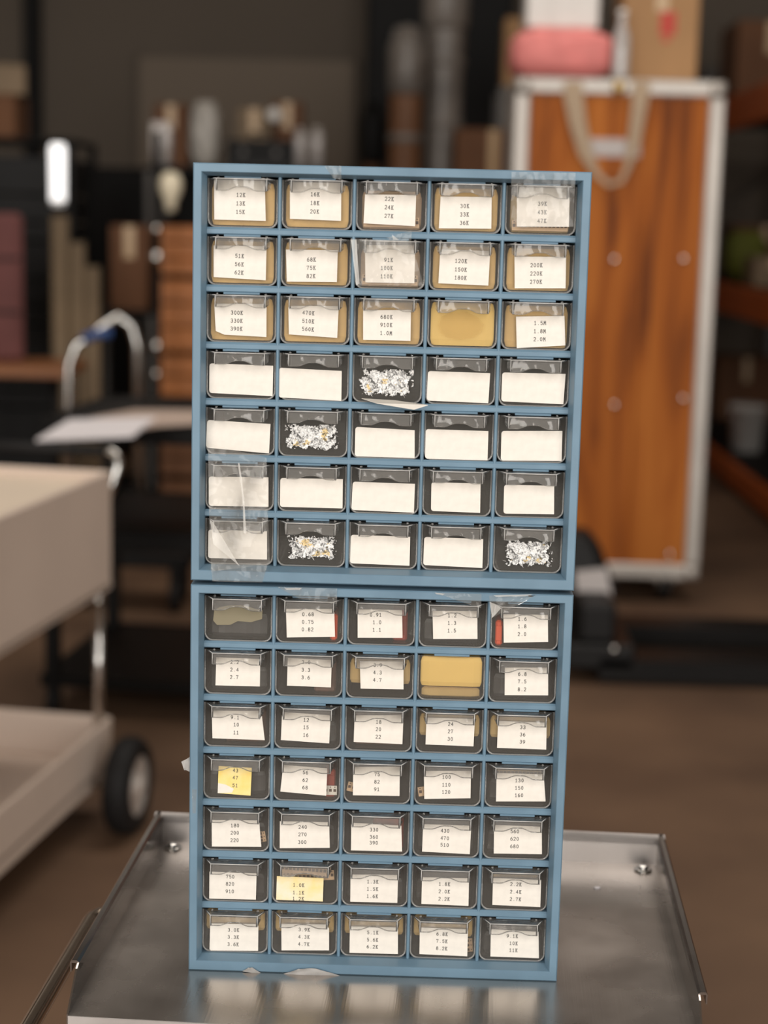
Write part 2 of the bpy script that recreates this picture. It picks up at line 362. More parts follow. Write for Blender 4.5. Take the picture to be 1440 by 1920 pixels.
def text_faces(mb, s, right, mid, ang, y, mi):
    # right-aligned typed line; (right, mid) = right end and middle height in the x-z plane
    ca, sa = math.cos(ang), math.sin(ang)
    for i, ch in enumerate(s):
        ox = -(len(s) - i) * CHP + (CHP - CHW) / 2
        for pl in GL[ch]:
            for a, b in zip(pl[:-1], pl[1:]):
                p0 = Vector((ox + a[0] * CHW, (a[1] - .5) * CHH)); p1 = Vector((ox + b[0] * CHW, (b[1] - .5) * CHH))
                d = (p1 - p0)
                if d.length < 1e-7: continue
                d.normalize(); nn = Vector((-d.y, d.x)) * STK * .5; e = d * STK * .35
                q = [p0 - e + nn, p1 + e + nn, p1 + e - nn, p0 - e - nn]
                mb.add([(right + v.x * ca - v.y * sa, y, mid + v.x * sa + v.y * ca) for v in q], [(0, 1, 2, 3)], mi)

ORG = dict(A=(340, 290), B=(730, 290), M=(540, 290), C=(340, 640), D=(730, 640), N=(540, 640), E=(340, 1080), F=(700, 1080), O=(540, 1080), G=(340, 1480), H=(700, 1480), P=(540, 1480))
def zp(reg, x, y): o = ORG[reg]; return (o[0] + x / 3.6, o[1] + y / 3.6)
# (cabinet, row, column): region, outline points, typed lines, text centre x, line heights
LAB = {
 (0,0,0): ('A', [(220,158),(562,158),(570,447),(222,438)], '12K 13K 15K', 402, (272,329,386)),
 (0,0,1): ('A', [(733,186),(1080,190),(1078,447),(733,433)], '16K 18K 20K', 903, (268,327,384)),
 (0,0,2): ('M', [(520,268),(865,272),(858,483),(510,463)], '22K 24K 27K', 684, (300,357,415)),
 (0,0,3): ('M', [(1030,282),(1375,286),(1372,500),(1018,497)], '30K 33K 36K', 1193, (346,403,460)),
 (0,0,4): ('B', [(862,215),(1218,218),(1212,487),(860,485)], '39K 43K 47K', 1033, (331,388,446)),
 (0,1,0): ('A', [(218,612),(575,618),(570,848),(218,826)], '51K 56K 62K', 393, (685,741,797)),
 (0,1,1): ('A', [(706,640),(1056,645),(1050,860),(712,857)], '68K 75K 82K', 878, (708,763,819)),
 (0,1,2): ('M', [(520,610),(858,612),(853,868),(522,862)], '91K 100K 110K', 668, (710,765,821)),
 (0,1,3): ('M', [(1028,640),(1365,650),(1352,884),(1015,868)], '120K 150K 180K', 1168, (719,776,832)),
 (0,1,4): ('B', [(845,687),(1193,690),(1190,902),(846,902)], '200K 220K 270K', 993, (745,801,857)),
 (0,2,0): ('A', [(222,1005),(575,1008),(574,1231),(290,1215),(232,1190)], '300K 330K 390K', 375, (1067,1121,1175)),
 (0,2,1): ('A', [(722,1020),(1062,1022),(1052,1237),(726,1213)], '470K 510K 560K', 858, (1070,1126,1180)),
 (0,2,2): ('M', [(507,1050),(830,1048),(827,1257),(507,1250)], '680K 910K 1.0M', 665, (1095,1149,1204)),
 (0,2,4): ('B', [(855,1093),(1182,1088),(1188,1288),(860,1306)], '1.5M 1.8M 2.0M', 1017, (1135,1190,1244)),
 (0,3,0): ('C', [(190,148),(620,165),(616,370),(188,348)], '', 0, ()),
 (0,3,1): ('C', [(660,178),(1083,200),(1080,402),(656,378)], '', 0, ()),
 (0,3,3): ('N', [(945,200),(1365,215),(1352,418),(936,400)], '', 0, ()),
 (0,3,4): ('D', [(762,210),(1190,220),(1175,425),(755,405)], '', 0, ()),
 (0,4,0): ('C', [(175,530),(602,558),(592,757),(166,718)], '', 0, ()),
 (0,4,2): ('N', [(455,577),(855,600),(855,788),(450,775)], '', 0, ()),
 (0,4,3): ('N', [(930,592),(1353,606),(1347,803),(925,792)], '', 0, ()),
 (0,4,4): ('D', [(757,605),(1168,605),(1163,808),(752,805)], '', 0, ()),
 (0,5,0): ('C', [(185,912),(588,918),(588,1117),(185,1110)], '', 0, ()),
 (0,5,1): ('C', [(668,922),(1090,930),(1088,1128),(665,1117)], '', 0, ()),
 (0,5,2): ('N', [(437,947),(857,962),(850,1157),(428,1138)], '', 0, ()),
 (0,5,3): ('N', [(968,950),(1300,960),(1297,1158),(965,1145)], '', 0, ()),
 (0,5,4): ('D', [(775,968),(1113,975),(1112,1167),(770,1163)], '', 0, ()),
 (0,6,0): ('C', [(182,1270),(578,1282),(578,1473),(180,1463)], '', 0, ()),
 (0,6,2): ('N', [(425,1305),(825,1320),(820,1515),(418,1498)], '', 0, ()),
 (0,6,3): ('N', [(920,1320),(1318,1335),(1312,1530),(912,1510)], '', 0, ()),
 (1,0,1): ('E', [(706,222),(1032,222),(1037,410),(712,415)], '0.68 0.75 0.82', 855, (257,308,359)),
 (1,0,2): ('O', [(470,225),(770,230),(773,418),(470,417)], '0.91 1.0 1.1', 592, (261,311,362)),
 (1,0,3): ('O', [(975,235),(1278,237),(1279,425),(980,425)], '1.2 1.3 1.5', 1108, (265,316,367)),
 (1,0,4): ('F', [(878,258),(1178,262),(1180,445),(880,450)], '1.6 1.8 2.0', 1006, (289,339,391)),
 (1,1,0): ('E', [(236,548),(533,560),(530,746),(230,738)], '2.2 2.4 2.7', 360, (580,632,682)),
 (1,1,1): ('E', [(718,553),(1015,568),(1010,752),(713,740)], '3.0 3.3 3.6', 842, (582,634,685)),
 (1,1,2): ('O', [(485,575),(780,577),(780,765),(490,760)], '3.9 4.3 4.7', 606, (600,651,701)),
 (1,1,4): ('F', [(888,618),(1180,618),(1180,806),(886,804)], '6.8 7.5 8.2', 1006, (661,711,764)),
 (1,2,0): ('E', [(205,908),(540,912),(563,1108),(210,1095)], '9.1 10 11', 362, (954,1003,1056)),
 (1,2,1): ('E', [(680,918),(1008,940),(998,1130),(672,1107)], '12 15 16', 843, (972,1022,1074)),
 (1,2,2): ('O', [(450,940),(780,940),(772,1135),(443,1120)], '18 20 22', 612, (985,1034,1085)),
 (1,2,3): ('O', [(935,955),(1262,965),(1252,1150),(928,1137)], '24 27 30', 1098, (999,1049,1100)),
 (1,2,4): ('F', [(842,978),(1170,990),(1167,1172),(835,1160)], '33 36 39', 1009, (1021,1070,1119)),
 (1,3,0): ('E', [(252,1282),(476,1295),(467,1483),(245,1465)], '43 47 51', 366, (1313,1362,1414)),
 (1,3,1): ('E', [(688,1275),(985,1298),(978,1483),(668,1455)], '56 62 68', 838, (1327,1378,1428)),
 (1,3,2): ('O', [(440,1290),(755,1285),(753,1485),(438,1480)], '75 82 91', 602, (1338,1388,1439)),
 (1,3,3): ('O', [(917,1315),(1235,1315),(1232,1500),(920,1505)], '100 110 120', 1070, (1356,1408,1457)),
 (1,3,4): ('F', [(832,1330),(1150,1338),(1163,1522),(828,1522)], '130 150 160', 986, (1379,1429,1479)),
 (1,4,0): ('G', [(205,207),(525,210),(540,388),(206,386)], '180 200 220', 362, (243,292,342)),
 (1,4,1): ('G', [(665,215),(998,222),(1002,395),(664,397)], '240 270 300', 819, (253,303,355)),
 (1,4,2): ('P', [(427,225),(765,245),(770,420),(425,412)], '330 360 390', 581, (272,321,360)),
 (1,4,3): ('P', [(912,235),(1237,245),(1227,438),(905,420)], '430 470 510', 1060, (280,330,376)),
 (1,4,4): ('H', [(815,240),(1137,252),(1138,438),(813,433)], '560 620 680', 955, (283,333,384)),
 (1,5,0): ('G', [(190,555),(508,568),(503,745),(188,737)], '750 820 910', 330, (589,638,688)),
 (1,5,1): ('G', [(645,585),(960,600),(955,757),(640,745)], '1.0K 1.1K 1.2K', 792, (646,697,738)),
 (1,5,2): ('P', [(422,575),(743,578),(738,767),(420,758)], '1.3K 1.5K 1.6K', 572, (623,672,721)),
 (1,5,3): ('P', [(905,593),(1222,600),(1218,787),(900,773)], '1.8K 2.0K 2.2K', 1056, (640,690,740)),
 (1,5,4): ('H', [(808,598),(1133,612),(1127,795),(803,780)], '2.2K 2.4K 2.7K', 962, (641,692,742)),
 (1,6,0): ('G', [(195,905),(505,910),(520,925),(518,1090),(200,1088),(190,1080)], '3.0K 3.3K 3.6K', 352, (949,997,1046)),
 (1,6,1): ('G', [(675,908),(978,912),(997,940),(997,1087),(676,1087)], '3.9K 4.3K 4.7K', 829, (947,996,1045)),
 (1,6,2): ('P', [(418,925),(742,932),(742,1112),(415,1103)], '5.1K 5.6K 6.2K', 572, (966,1015,1062)),
 (1,6,3): ('P', [(890,933),(1215,945),(1210,1127),(887,1112)], '6.8K 7.5K 8.2K', 1040, (977,1025,1074)),
 (1,6,4): ('H', [(793,945),(1115,962),(1118,1140),(790,1128)], '9.1K 10K 11K', 938, (990,1039,1086)),
}
RES = {(0,3,2): ('N', (480,182,845,375)), (0,4,1): ('C', (700,555,1060,738)), (0,6,1): ('C', (715,1308,1045,1475)), (0,6,4): ('D', (768,1338,1100,1522))}

# --- drawer meshes
def u_profile(hw, h, r, n=6):
    pts = [(-hw, h)] + [(-hw + r + r * math.cos(R(180 + 90 * i / n)), r + r * math.sin(R(180 + 90 * i / n))) for i in range(n + 1)]
    pts += [(hw - r + r * math.cos(R(270 + 90 * i / n)), r + r * math.sin(R(270 + 90 * i / n))) for i in range(n + 1)] + [(hw, h)]
    return pts
def drawer_mesh():
    m = MB(); hw, t, r = DWD / 2, .0013, .0065
    o = u_profile(hw, DH, r); i_ = [(a, max(b, 0) + t) if False else (a, b) for a, b in u_profile(hw - t, DH, r - t)]
    i_ = [(a, b if b > DH - 1e-6 else t + b * (DH - t) / DH) for a, b in i_]
    ring = lambda y, P: [(a, y, b) for a, b in P]
    loop = o + i_[::-1]
    m.loft([ring(.0018, loop), ring(DL - .0015, loop)], cap0=False, cap1=False)
    for ya, yb, g in ((0, .0018, 0), (DL - .0015, DL, 0)):
        m.loft([ring(ya + (.0006 if ya == 0 else 0), o), ring(ya + .0006, o), ring(yb, o)][1:])
    # rounded outer bead of the front edge
    bead = [(a, .0006, b) for a, b in o]
    m.tube(bead, .0009, 6, 1)
    return m.mesh('drawer', ['plastic', 'plastic_edge'])
def pull_mesh():
    m = MB(); a, b, t, pr_ = DWD / 2 - .002, .0198, .0013, .0122
    m.prism([(-a, 0, DH), (a, 0, DH), (b, -pr_, DH), (-b, -pr_, DH)], (0, 0, -t))
    N = 28; top, bot = [], []
    for k in range(N + 1):
        x = -b + 2 * b * k / N; u = abs(x) / b
        s = 1 if u < .12 else (0 if u > .66 else .5 + .5 * math.cos(math.pi * (u - .12) / .54))
        top.append((x, -pr_, DH - t)); bot.append((x, -pr_, DH - .0093 + .0031 * s))
    for k in range(N):
        q = [top[k], top[k + 1], bot[k + 1], bot[k]]; f = [(x, y + t, z) for x, y, z in q]
        m.add(q + f, [(0, 1, 2, 3), (7, 6, 5, 4), (3, 2, 6, 7)])
    m.tube([(x, -pr_ + .0003, z) for x, y, z in bot], .00045, 5)
    for sx in (-1, 1):
        m.prism([(sx * b, -pr_, DH - t), (sx * (b + .0022), 0, DH - t), (sx * (b + .0022), 0, DH - .0075), (sx * b, -pr_, DH - .0093)], (-sx * .0012, 0, 0))
        m.lathe([(.0004, .0012), (.0011, .0009), (.0013, 0), (.0004, 0)], (sx * .0192, -.0030, DH), 'z', 10)
    m.tube([(-b, -pr_ + .0002, DH - .0002), (b, -pr_ + .0002, DH - .0002)], .0005, 6, 1)
    for sx in (-1, 1):
        m.tube([(sx * b, -pr_, DH), (sx * a, 0, DH - .0002)], .0004, 5, 1); m.tube([(sx * b, -pr_, DH), (sx * b, -pr_, DH - .0093)], .0004, 5, 1)
    return m.mesh('pull', ['pull_plastic', 'pull_edge'])
ME_DRAWER, ME_PULL = drawer_mesh(), pull_mesh()
ME_STOP = box(-.0145, .0145, -.0012, .0012, -.0017, 0, .0003).mesh('drawer_stop', 'blue')
ME_DIV = MB().loft([[(-DVT / 2, CD - .012, z), (-DVT / 2, .0012, z), (-DVT / 2 + .0008, .0002, z), (DVT / 2 - .0008, .0002, z), (DVT / 2, .0012, z), (DVT / 2, CD - .012, z)] for z in (0, CH - MT - MBOT)]).mesh('divider', 'blue')
ME_SHELF = MB().loft([[(x, CD - .012, -SHT / 2), (x, .0008, -SHT / 2), (x, 0, -SHT / 2 + .0008), (x, 0, SHT / 2 - .0016), (x, .0014, SHT / 2), (x, CD - .012, SHT / 2)] for x in (-CW / 2 + ML, CW / 2 - ML)]).mesh('shelf', 'blue')

def body_mesh():
    def ring(dl, db, dt, y): x = CW / 2 - dl; return [(-x, y, db), (x, y, db), (x, y, CH - dt), (-x, y, CH - dt)]
    m = MB(); fl = .0064
    rings = [ring(0, 0, 0, CD), ring(0, 0, 0, .0009), ring(.0009, .0009, .0009, 0), ring(fl, fl + .0018, fl, 0), ring(fl + .0005, fl + .0023, fl + .0005, .0005), ring(ML, MBOT, MT, YS - .0005), ring(ML, MBOT, MT, CD - .006)]
    m.loft(rings); return m.mesh('body', 'blue')
ME_BODY = body_mesh()
ME_RIDGE = MB().loft([[(-CW / 2 + a, a, z), (CW / 2 - a, a, z), (CW / 2 - a, CD - a, z), (-CW / 2 + a, CD - a, z)] for a, z in ((.018, 0), (.0185, GAP))]).mesh('stacking_ridge', 'blue')

def fluff_obj(key, parent, dx, dz):
    reg, (x0, y0, x1, y1) = RES[key]; rnd = random.Random(hash(key) % 1000 + 5)
    a = at_y(*zp(reg, x0, y0), YL); b = at_y(*zp(reg, x1, y1), YL); m = MB()
    w_, h_ = b.x - a.x, a.z - b.z; nx, nz = 90, 48; off = rnd.uniform(0, 50)
    nse = lambda u, v_, f, k=0: noise.noise(Vector((u * f * 2 + off, v_ * f + k * 9.7, off * .3 + k)))
    vs = [Vector((a.x + i / nx * w_, YL - .0003 - max(0, .0009 * nse(i / nx, j / nz, 9) + .0007 * nse(i / nx, j / nz, 21, 1) + .0004) - rnd.uniform(0, .0002), b.z + j / nz * h_)) for j in range(nz + 1) for i in range(nx + 1)]
    for j in range(nz):
        for i in range(nx):
            u, v_ = i / nx, j / nz; d_ = max(abs(2 * u - 1) ** 1.5, abs(2 * v_ - 1) ** 1.5)
            if d_ > .80 + .42 * nse(u, v_, 5, 2) + .30 * nse(u, v_, 14, 3): continue
            k = j * (nx + 1) + i; y = nse(u, v_, 2.6, 4) + .35 * nse(u, v_, 13, 5) > .30 and d_ < .6
            m.add([vs[k], vs[k + 1], vs[k + nx + 2], vs[k + nx + 1]], [(0, 1, 2, 3)], 1 if y else 0, True)
    for _ in range(40):                                     # loose curled fibres
        u, v_ = rnd.uniform(.05, .95), rnd.uniform(.06, .94); c = Vector((a.x + u * w_, YL - .001, b.z + v_ * h_)); an = rnd.uniform(0, 6.28); L = rnd.uniform(.0015, .004)
        d = Vector((math.cos(an), 0, math.sin(an))) * L; n = Vector((-math.sin(an), 0, math.cos(an))) * rnd.uniform(.0001, .0003)
        m.add([c - n, c + d * .5 - n + Vector((0, -.0012, 0)), c + d, c + d * .5 + n + Vector((0, -.0012, 0)), c + n], [(0, 1, 2, 3, 4)], 0)
    for v in range(len(m.v)): m.v[v] = (m.v[v][0] - dx, m.v[v][1] - YD, m.v[v][2] - dz)
    o = m.build('torn_label_residue', ['white_fluff', 'fluff'], parent); o['label'] = 'ragged white residue of a torn-off label with yellow glue'

CABZ = (ZT + CH + GAP, ZT)
def drawer_pos(c, r_, k):
    x = -CW / 2 + ML + CP * k + OW / 2
    z = CABZ[c] + CH - MT - RP * r_ - OH + .0002
    return x, z
NOTE = {}
cabs = []
for c, (lab) in enumerate(('blue plastic drawer cabinet of clear drawers stacked on top of another blue cabinet',
                           'blue plastic drawer cabinet of clear drawers standing directly on the steel tray')):
    root = thing('drawer_cabinet', lab, 'drawer cabinet', (0, 0, CABZ[c])); cabs.append(root)
    link('body', ME_BODY, root)
    if c == 1: link('stacking_ridge', ME_RIDGE, root, (0, 0, CH))
    for r_ in range(1, 7): link('shelf', ME_SHELF, root, (0, YS, CH - MT - RP * r_ + SHT / 2))
    for k in range(1, 5): link('divider', ME_DIV, root, (-CW / 2 + ML + CP * k - DVT / 2, YS, MBOT))
    for r_ in range(7):
        for k in range(5):
            x, z = drawer_pos(c, r_, k)
            link('drawer_stop', ME_STOP, root, (x, YS + .0016, CH - MT - RP * r_))
            d = link('drawer', ME_DRAWER, root, (x, YD, z - CABZ[c]))
            key = (c, r_, k)
            if key != (1, 1, 3): link('pull', ME_PULL, d)
            if key in LAB:
                reg, poly, txt, tcx, tys = LAB[key]
                pts = [at_y(*zp(reg, px, py), YL) for px, py in poly]
                if not txt:                                  # printed-stock labels with two rounded corners on the left
                    A_, B_, C_, D_ = pts; rr = .0022; P2 = []
                    ex = (B_ - A_).normalized(); ez = (A_ - D_).normalized()
                    for i in range(6): t = R(180 - 90 * i / 5); P2.append(A_ + ex * rr - ez * rr + ex * rr * math.cos(t) + ez * rr * math.sin(t))
                    P2 += [B_, C_]
                    for i in range(6): t = R(270 - 90 * i / 5); P2.append(D_ + ex * rr + ez * rr + ex * rr * math.cos(t) + ez * rr * math.sin(t))
                    pts = P2
                m = MB(); loc = [(p.x - x, -.0004, p.z - z) for p in pts]
                m.prism(loc, (0, .0003, 0))
                mats = ['paper', 'ink']
                if txt:
                    ls = txt.split(); n = max(len(s) for s in ls)
                    bl, br = (pts[-1], pts[2]) if len(pts) == 4 else (pts[-2], pts[2 if len(pts) == 5 else 3])
                    ang = math.atan2(br.z - bl.z, br.x - bl.x); ang = max(-.05, min(.03, ang))
                    if len(pts) > 4: ang = -.005
                    for s, ty in zip(ls, tys):
                        p = at_y(*zp(reg, tcx - .03 * (ty - tys[0]), ty), YL)
                        text_faces(m, s, p.x - x + n * CHP / 2, p.z - z, ang, -.00055, 1)
                    d['label'] = 'clear drawer whose paper label reads ' + ', '.join(ls); NOTE[key] = ' '.join(ls)
                    if key in ((1, 3, 0), (1, 5, 1)): mats = ['paper_yellow' if key == (1, 3, 0) else 'paper_stain', 'ink', 'paper']
                    if key == (1, 3, 0):
                        q = [loc[3], (loc[3][0] + .012, -.0004, loc[3][2] + .0008), (loc[3][0] + .0135, -.0004, loc[3][2] + .004), (loc[3][0] + .007, -.0004, loc[3][2] + .0075), (loc[3][0] + .0003, -.0004, loc[3][2] + .0088)]
                        m.add([(a, -.00048, b) for a, _, b in q], [tuple(range(5))], 2)
                else: d['label'] = 'clear drawer with a blank white label'
                lb = m.build('paper_label', mats, d)
                if key in ((1, 3, 0), (1, 5, 1)): lb['label'] = 'yellow-stained paper label'
            elif key in RES:
                fluff_obj(key, d, x, z); d['label'] = 'clear drawer with ragged residue of a torn-off label'
            else: d['label'] = {(0, 2, 3): 'clear drawer without a label, showing tan paper', (1, 0, 0): 'clear drawer without a label, cloudy with old glue', (1, 1, 3): 'clear drawer without label or pull, showing a yellow card'}[key]

# cloudy glue on the unlabelled first drawer of the lower cabinet, glue oval on the tan drawer of the upper one
clear('glue', (0.8, 0.78, 0.7), 0.5, (0.42, 0.37, 0.26), ior=1.3); clear('amber_glue', (0.98, 0.96, 0.92), 0.07, (0.85, 0.65, 0.35), ior=1.2)
def film(key, reg, pts_, m_, nm):
    c, r_, k = key; x, z = drawer_pos(*key); P_ = [at_y(*zp(reg, *p), YL) for p in pts_]
    par = [o for o in cabs[c].children if o.name.startswith('drawer') and not o.name.startswith('drawer_stop')][r_ * 5 + k]
    MB().prism([(p.x - x, -.0003, p.z - z) for p in P_], (0, .0002, 0)).build(nm, m_, par)
film((1, 0, 0), 'E', [(222, 232), (258, 210), (310, 200), (400, 198), (450, 205), (500, 222), (548, 230), (545, 290), (470, 312), (380, 305), (330, 330), (240, 330), (214, 300)], 'glue', 'glue_film')
film((0, 2, 3), 'B', [(330 + 0, 1150), (350, 1095), (410, 1065), (520, 1060), (590, 1090), (640, 1145), (625, 1195), (570, 1235), (480, 1250), (390, 1235), (345, 1200)], 'amber_glue', 'glue_film')

# ------------------------------------------------------------------ things inside the drawers
def inside(key, name, mb, mats, label, cat, group=None):
    x, z = drawer_pos(*key)
    return tag(mb.build(name, mats, None, (x, YD, z + .0014)), label, cat, group)
NUM = ('first', 'second', 'third', 'fourth', 'fifth', 'sixth', 'seventh')
def where(key): return "in the %s cabinet's %s row, %s drawer" % (('upper', 'lower')[key[0]], NUM[key[1]], NUM[key[2]])
def packet(w_=.0496, h_=.0325, d_=.09, y0=.0035, z0=0.0, crease=True, seed=0):
    rnd = random.Random(seed); m = MB(); n = 9; rings = []
    for zz_ in (0, .15, .5, .85, 1):
        ring = []
        ins = .0025 if zz_ in (0, 1) else 0
        for i in range(n): u = i / (n - 1) - .5; ring.append((u * (w_ - ins), y0 + ins * .4 + (.0006 * math.sin(i * 2.1 + seed) if crease else 0) + (.0012 if abs(u) > .45 else 0), z0 + zz_ * h_))
        for i in range(n - 1, -1, -1): u = i / (n - 1) - .5; ring.append((u * (w_ - ins), y0 + d_ - ins, z0 + zz_ * h_))
        rings.append(ring)
    m.loft(rings)
    m.prism([(-w_ / 2 + .002, y0 + .002, z0 + h_), (w_ / 2 - .002, y0 + .002, z0 + h_), (w_ / 2 - .003, y0 + .02, z0 + h_ + .0012), (-w_ / 2 + .003, y0 + .02, z0 + h_ + .0012)], (0, 0, .0004))
    return m
for r_ in range(3):
    for k in range(5):
        key = (0, r_, k)
        if key in ((0, 0, 2), (0, 0, 4), (0, 1, 2)): continue
        if key == (0, 2, 3): inside(key, 'paper_packet', packet(.0505, .0335, .09, .0026, 0, False), 'card_yellow', 'smooth golden tan packet filling the unlabelled drawer beside 680K', 'packet')
        else: inside(key, 'paper_packet', packet(seed=r_ * 5 + k), 'kraft', 'tan paper packet ' + where(key), 'packet', 'tan packets in the drawers')
def punched(w_, n, hw=.0022, mi=1, th=.0004, zc=0):
    m = MB(); m.box(-w_ / 2, w_ / 2, 0, th, -.004, .004)
    for i in range(n):
        u = -w_ / 2 + w_ * (i + .5) / n; m.box(u - hw / 2, u + hw / 2, -.0002, 0, -.0012 + zc, .0012 + zc, 0, mi)
        m.box(u - hw / 5, u + hw / 5, -.0002, 0, .0024 + zc, .0032 + zc, 0, mi)
    return m
def strip_in(key, loc, rot, w_, n, label, m_='tape_tan'):
    x, z = drawer_pos(*key); o = punched(w_, n).build('component_tape', [m_, 'tape_hole'], None, (x + loc[0], YD + loc[1], z + loc[2]))
    o.rotation_euler = rot; return tag(o, label, 'component tape', 'tapes in the drawers')
for key in ((0, 0, 2), (0, 0, 4), (0, 1, 2)):
    inside(key, 'component_bundle', packet(.047, .029, .07, .008, 0, True, 3), 'tape_tan' if key != (0, 0, 4) else 'tan_card', 'bundle of pinkish tan tapes ' + where(key), 'component tape')
    strip_in(key, (0, .0045, .0068), (R(-8), 0, 0), .044, 14, 'punched component tape lying low ' + where(key))
# lower cabinet
def card(key, mat_, z0, h_, label, w_=.0495, y0=.0035): inside(key, 'paper_card', packet(w_, h_, .085, y0, z0, False), mat_, label, 'card', 'cards in the drawers')
card((1, 1, 2), 'tan_card', .010, .020, 'tan card ' + where((1, 1, 2)))
card((1, 1, 3), 'card_yellow', .0095, .0245, 'plain golden yellow card in the drawer that has no pull', .0505, .003)
card((1, 1, 3), 'tan_card', 0, .0072, 'darker tan block added as the reflection below the yellow card in the drawer without pull', .048, .006)  # card-shaped block paints the darker reflection below the yellow card
card((1, 2, 3), 'tan_card', .012, .018, 'tan card ' + where((1, 2, 3)))
card((1, 2, 4), 'tan_card', .012, .018, 'tan card ' + where((1, 2, 4)))
for k in range(4): card((1, 6, k), 'tan_card', .0165, .0180, 'tan card ' + where((1, 6, k)), .0495)
def lump(key, mat_, cx, w_, h_, y0, label, name='component_part', cat='component', z0=0):
    m = MB(); m.box(cx - w_ / 2, cx + w_ / 2, y0, y0 + .03, z0, z0 + h_, .0015); m.box(cx - w_ * .42, cx + w_ * .42, y0 - .0008, y0 + .0, z0 + h_ * .2, z0 + h_ * .8, .0004)
    inside(key, name, m, mat_, label, cat, 'parts in the drawers')
lump((1, 0, 1), 'orange_part', .0195, .006, .022, .005, 'glossy red part at the side ' + where((1, 0, 1)))
lump((1, 0, 2), 'red_part', .0155, .012, .026, .010, 'dark red part at the side ' + where((1, 0, 2)))
lump((1, 0, 4), 'orange_part', -.0205, .006, .021, .004, 'bright orange red part ' + where((1, 0, 4)))
lump((1, 1, 1), 'brown_part', .013, .018, .027, .009, 'dark reddish brown part ' + where((1, 1, 1)))
lump((1, 2, 0), 'brown_part', .006, .034, .028, .010, 'dark reddish brown part ' + where((1, 2, 0)))
lump((1, 2, 2), 'brown_part', 0, .040, .028, .012, 'dark brown part ' + where((1, 2, 2)))
lump((1, 3, 1), 'red_part', .019, .009, .024, .007, 'small red part ' + where((1, 3, 1)))
lump((1, 4, 2), 'red_part', .010, .026, .028, .010, 'dark red part ' + where((1, 4, 2)))
lump((1, 5, 4), 'tan_card', 0, .040, .006, .012, 'tan strip across the top ' + where((1, 5, 4)), z0=.022)
for key in ((1, 0, 0), (1, 0, 3), (1, 1, 0), (1, 1, 4), (1, 2, 1), (1, 3, 0), (1, 3, 4), (1, 4, 0), (1, 4, 1), (1, 4, 3), (1, 4, 4), (1, 5, 0), (1, 5, 2), (1, 5, 3), (1, 6, 4)):
    lb_ = 'dark antistatic bag ' + where(key) if key in NOTE else 'dark antistatic bag behind the cloudy glue in the unlabelled drawer'
    inside(key, 'antistatic_bag', packet(.046, .019, .08, .010, 0, True, sum(key)), 'dark_bag', lb_, 'bag', 'dark bags in the drawers')
strip_in((1, 3, 1), (.0195, .004, .0085), (0, 0, 0), .011, 3, 'short white punched tape ' + where((1, 3, 1)), 'paper')
strip_in((1, 3, 2), (-.0215, .004, .012), (0, R(12), 0), .007, 2, 'short pinkish tape end ' + where((1, 3, 2)))
strip_in((1, 3, 3), (-.0205, .004, .010), (0, R(-10), 0), .008, 2, 'short pinkish tape end ' + where((1, 3, 3)))
strip_in((1, 3, 4), (.0, .006, .028), (R(-10), 0, 0), .038, 12, 'punched tape along the top ' + where((1, 3, 4)), 'tan_card')
strip_in((1, 4, 0), (.0205, .004, .011), (0, R(80), 0), .009, 3, 'short pale tape end ' + where((1, 4, 0)))
strip_in((1, 5, 1), (0, .004, .0285), (R(-12), R(3), 0), .042, 13, 'pinkish punched tape along the top ' + where((1, 5, 1)))
strip_in((1, 5, 1), (.002, .007, .0215), (R(-12), R(-5), 0), .044, 13, 'second punched tape lower down ' + where((1, 5, 1)))
strip_in((1, 6, 3), (.0215, .006, .010), (0, R(85), 0), .012, 3, 'pinkish tape end ' + where((1, 6, 3)))

# ------------------------------------------------------------------ clear tape and paper flaps on the cabinets
def strip(cab, pts_px, yy, name, m_, wav=.0006, nx=10, nz=10, seed=0, label=None, ys=None):
    rnd = random.Random(seed); q = [at_y(x, y, (ys[i] if ys else yy)) for i, (x, y) in enumerate(pts_px)]   # TL TR BR BL
    m = MB(); vs, fs = [], []
    for j in range(nz + 1):
        for i in range(nx + 1):
            u, v_ = i / nx, j / nz; p = (q[0] * (1 - u) + q[1] * u) * (1 - v_) + (q[3] * (1 - u) + q[2] * u) * v_
            vs.append(Vector((p.x, p.y - abs(wav) * (1 + math.sin(u * 7 + v_ * 5 + seed)) - rnd.uniform(0, wav * .6), p.z)) - Vector((0, 0, CABZ[cab])))
    for j in range(nz):
        for i in range(nx): k = j * (nx + 1) + i; fs.append((k, k + 1, k + nx + 2, k + nx + 1))
    m.add(vs, fs, 0, True); o = m.build(name, m_, cabs[cab])
    if label: o['label'] = label
    return o
strip(0, [(608, 311), (640, 311), (640, 337), (626, 335)], -.0006, 'tape_strip', 'tape', .0001, 6, 4, 1)
strip(0, [(959, 322), (1079, 324), (1075, 425), (958, 427)], -.0030, 'tape_strip', 'tape', .0005, 12, 10, 2, 'wide clear tape over the drawer in the upper right corner')
strip(0, [(657, 447), (770, 452), (795, 536), (668, 535)], -.0030, 'tape_strip', 'tape', .0007, 12, 10, 3)
strip(0, [(725, 446), (772, 432), (771, 452), (735, 452)], .0055, 'tape_strip', 'tape', .0003, 5, 4, 4)
strip(0, [(390, 830), (500, 858), (506, 1055), (396, 1072)], -.0030, 'tape_strip', 'tape', .0018, 14, 30, 5, 'long wrinkled clear tape over the leftmost drawers')
strip(0, [(396, 1056), (503, 1054), (492, 1092), (398, 1090)], -.0004, 'tape_strip', 'tape', .0003, 8, 6, 6)
strip(1, [(520, 1100), (632, 1103), (632, 1133), (560, 1122)], -.0004, 'tape_strip', 'tape', .0003, 8, 6, 7)
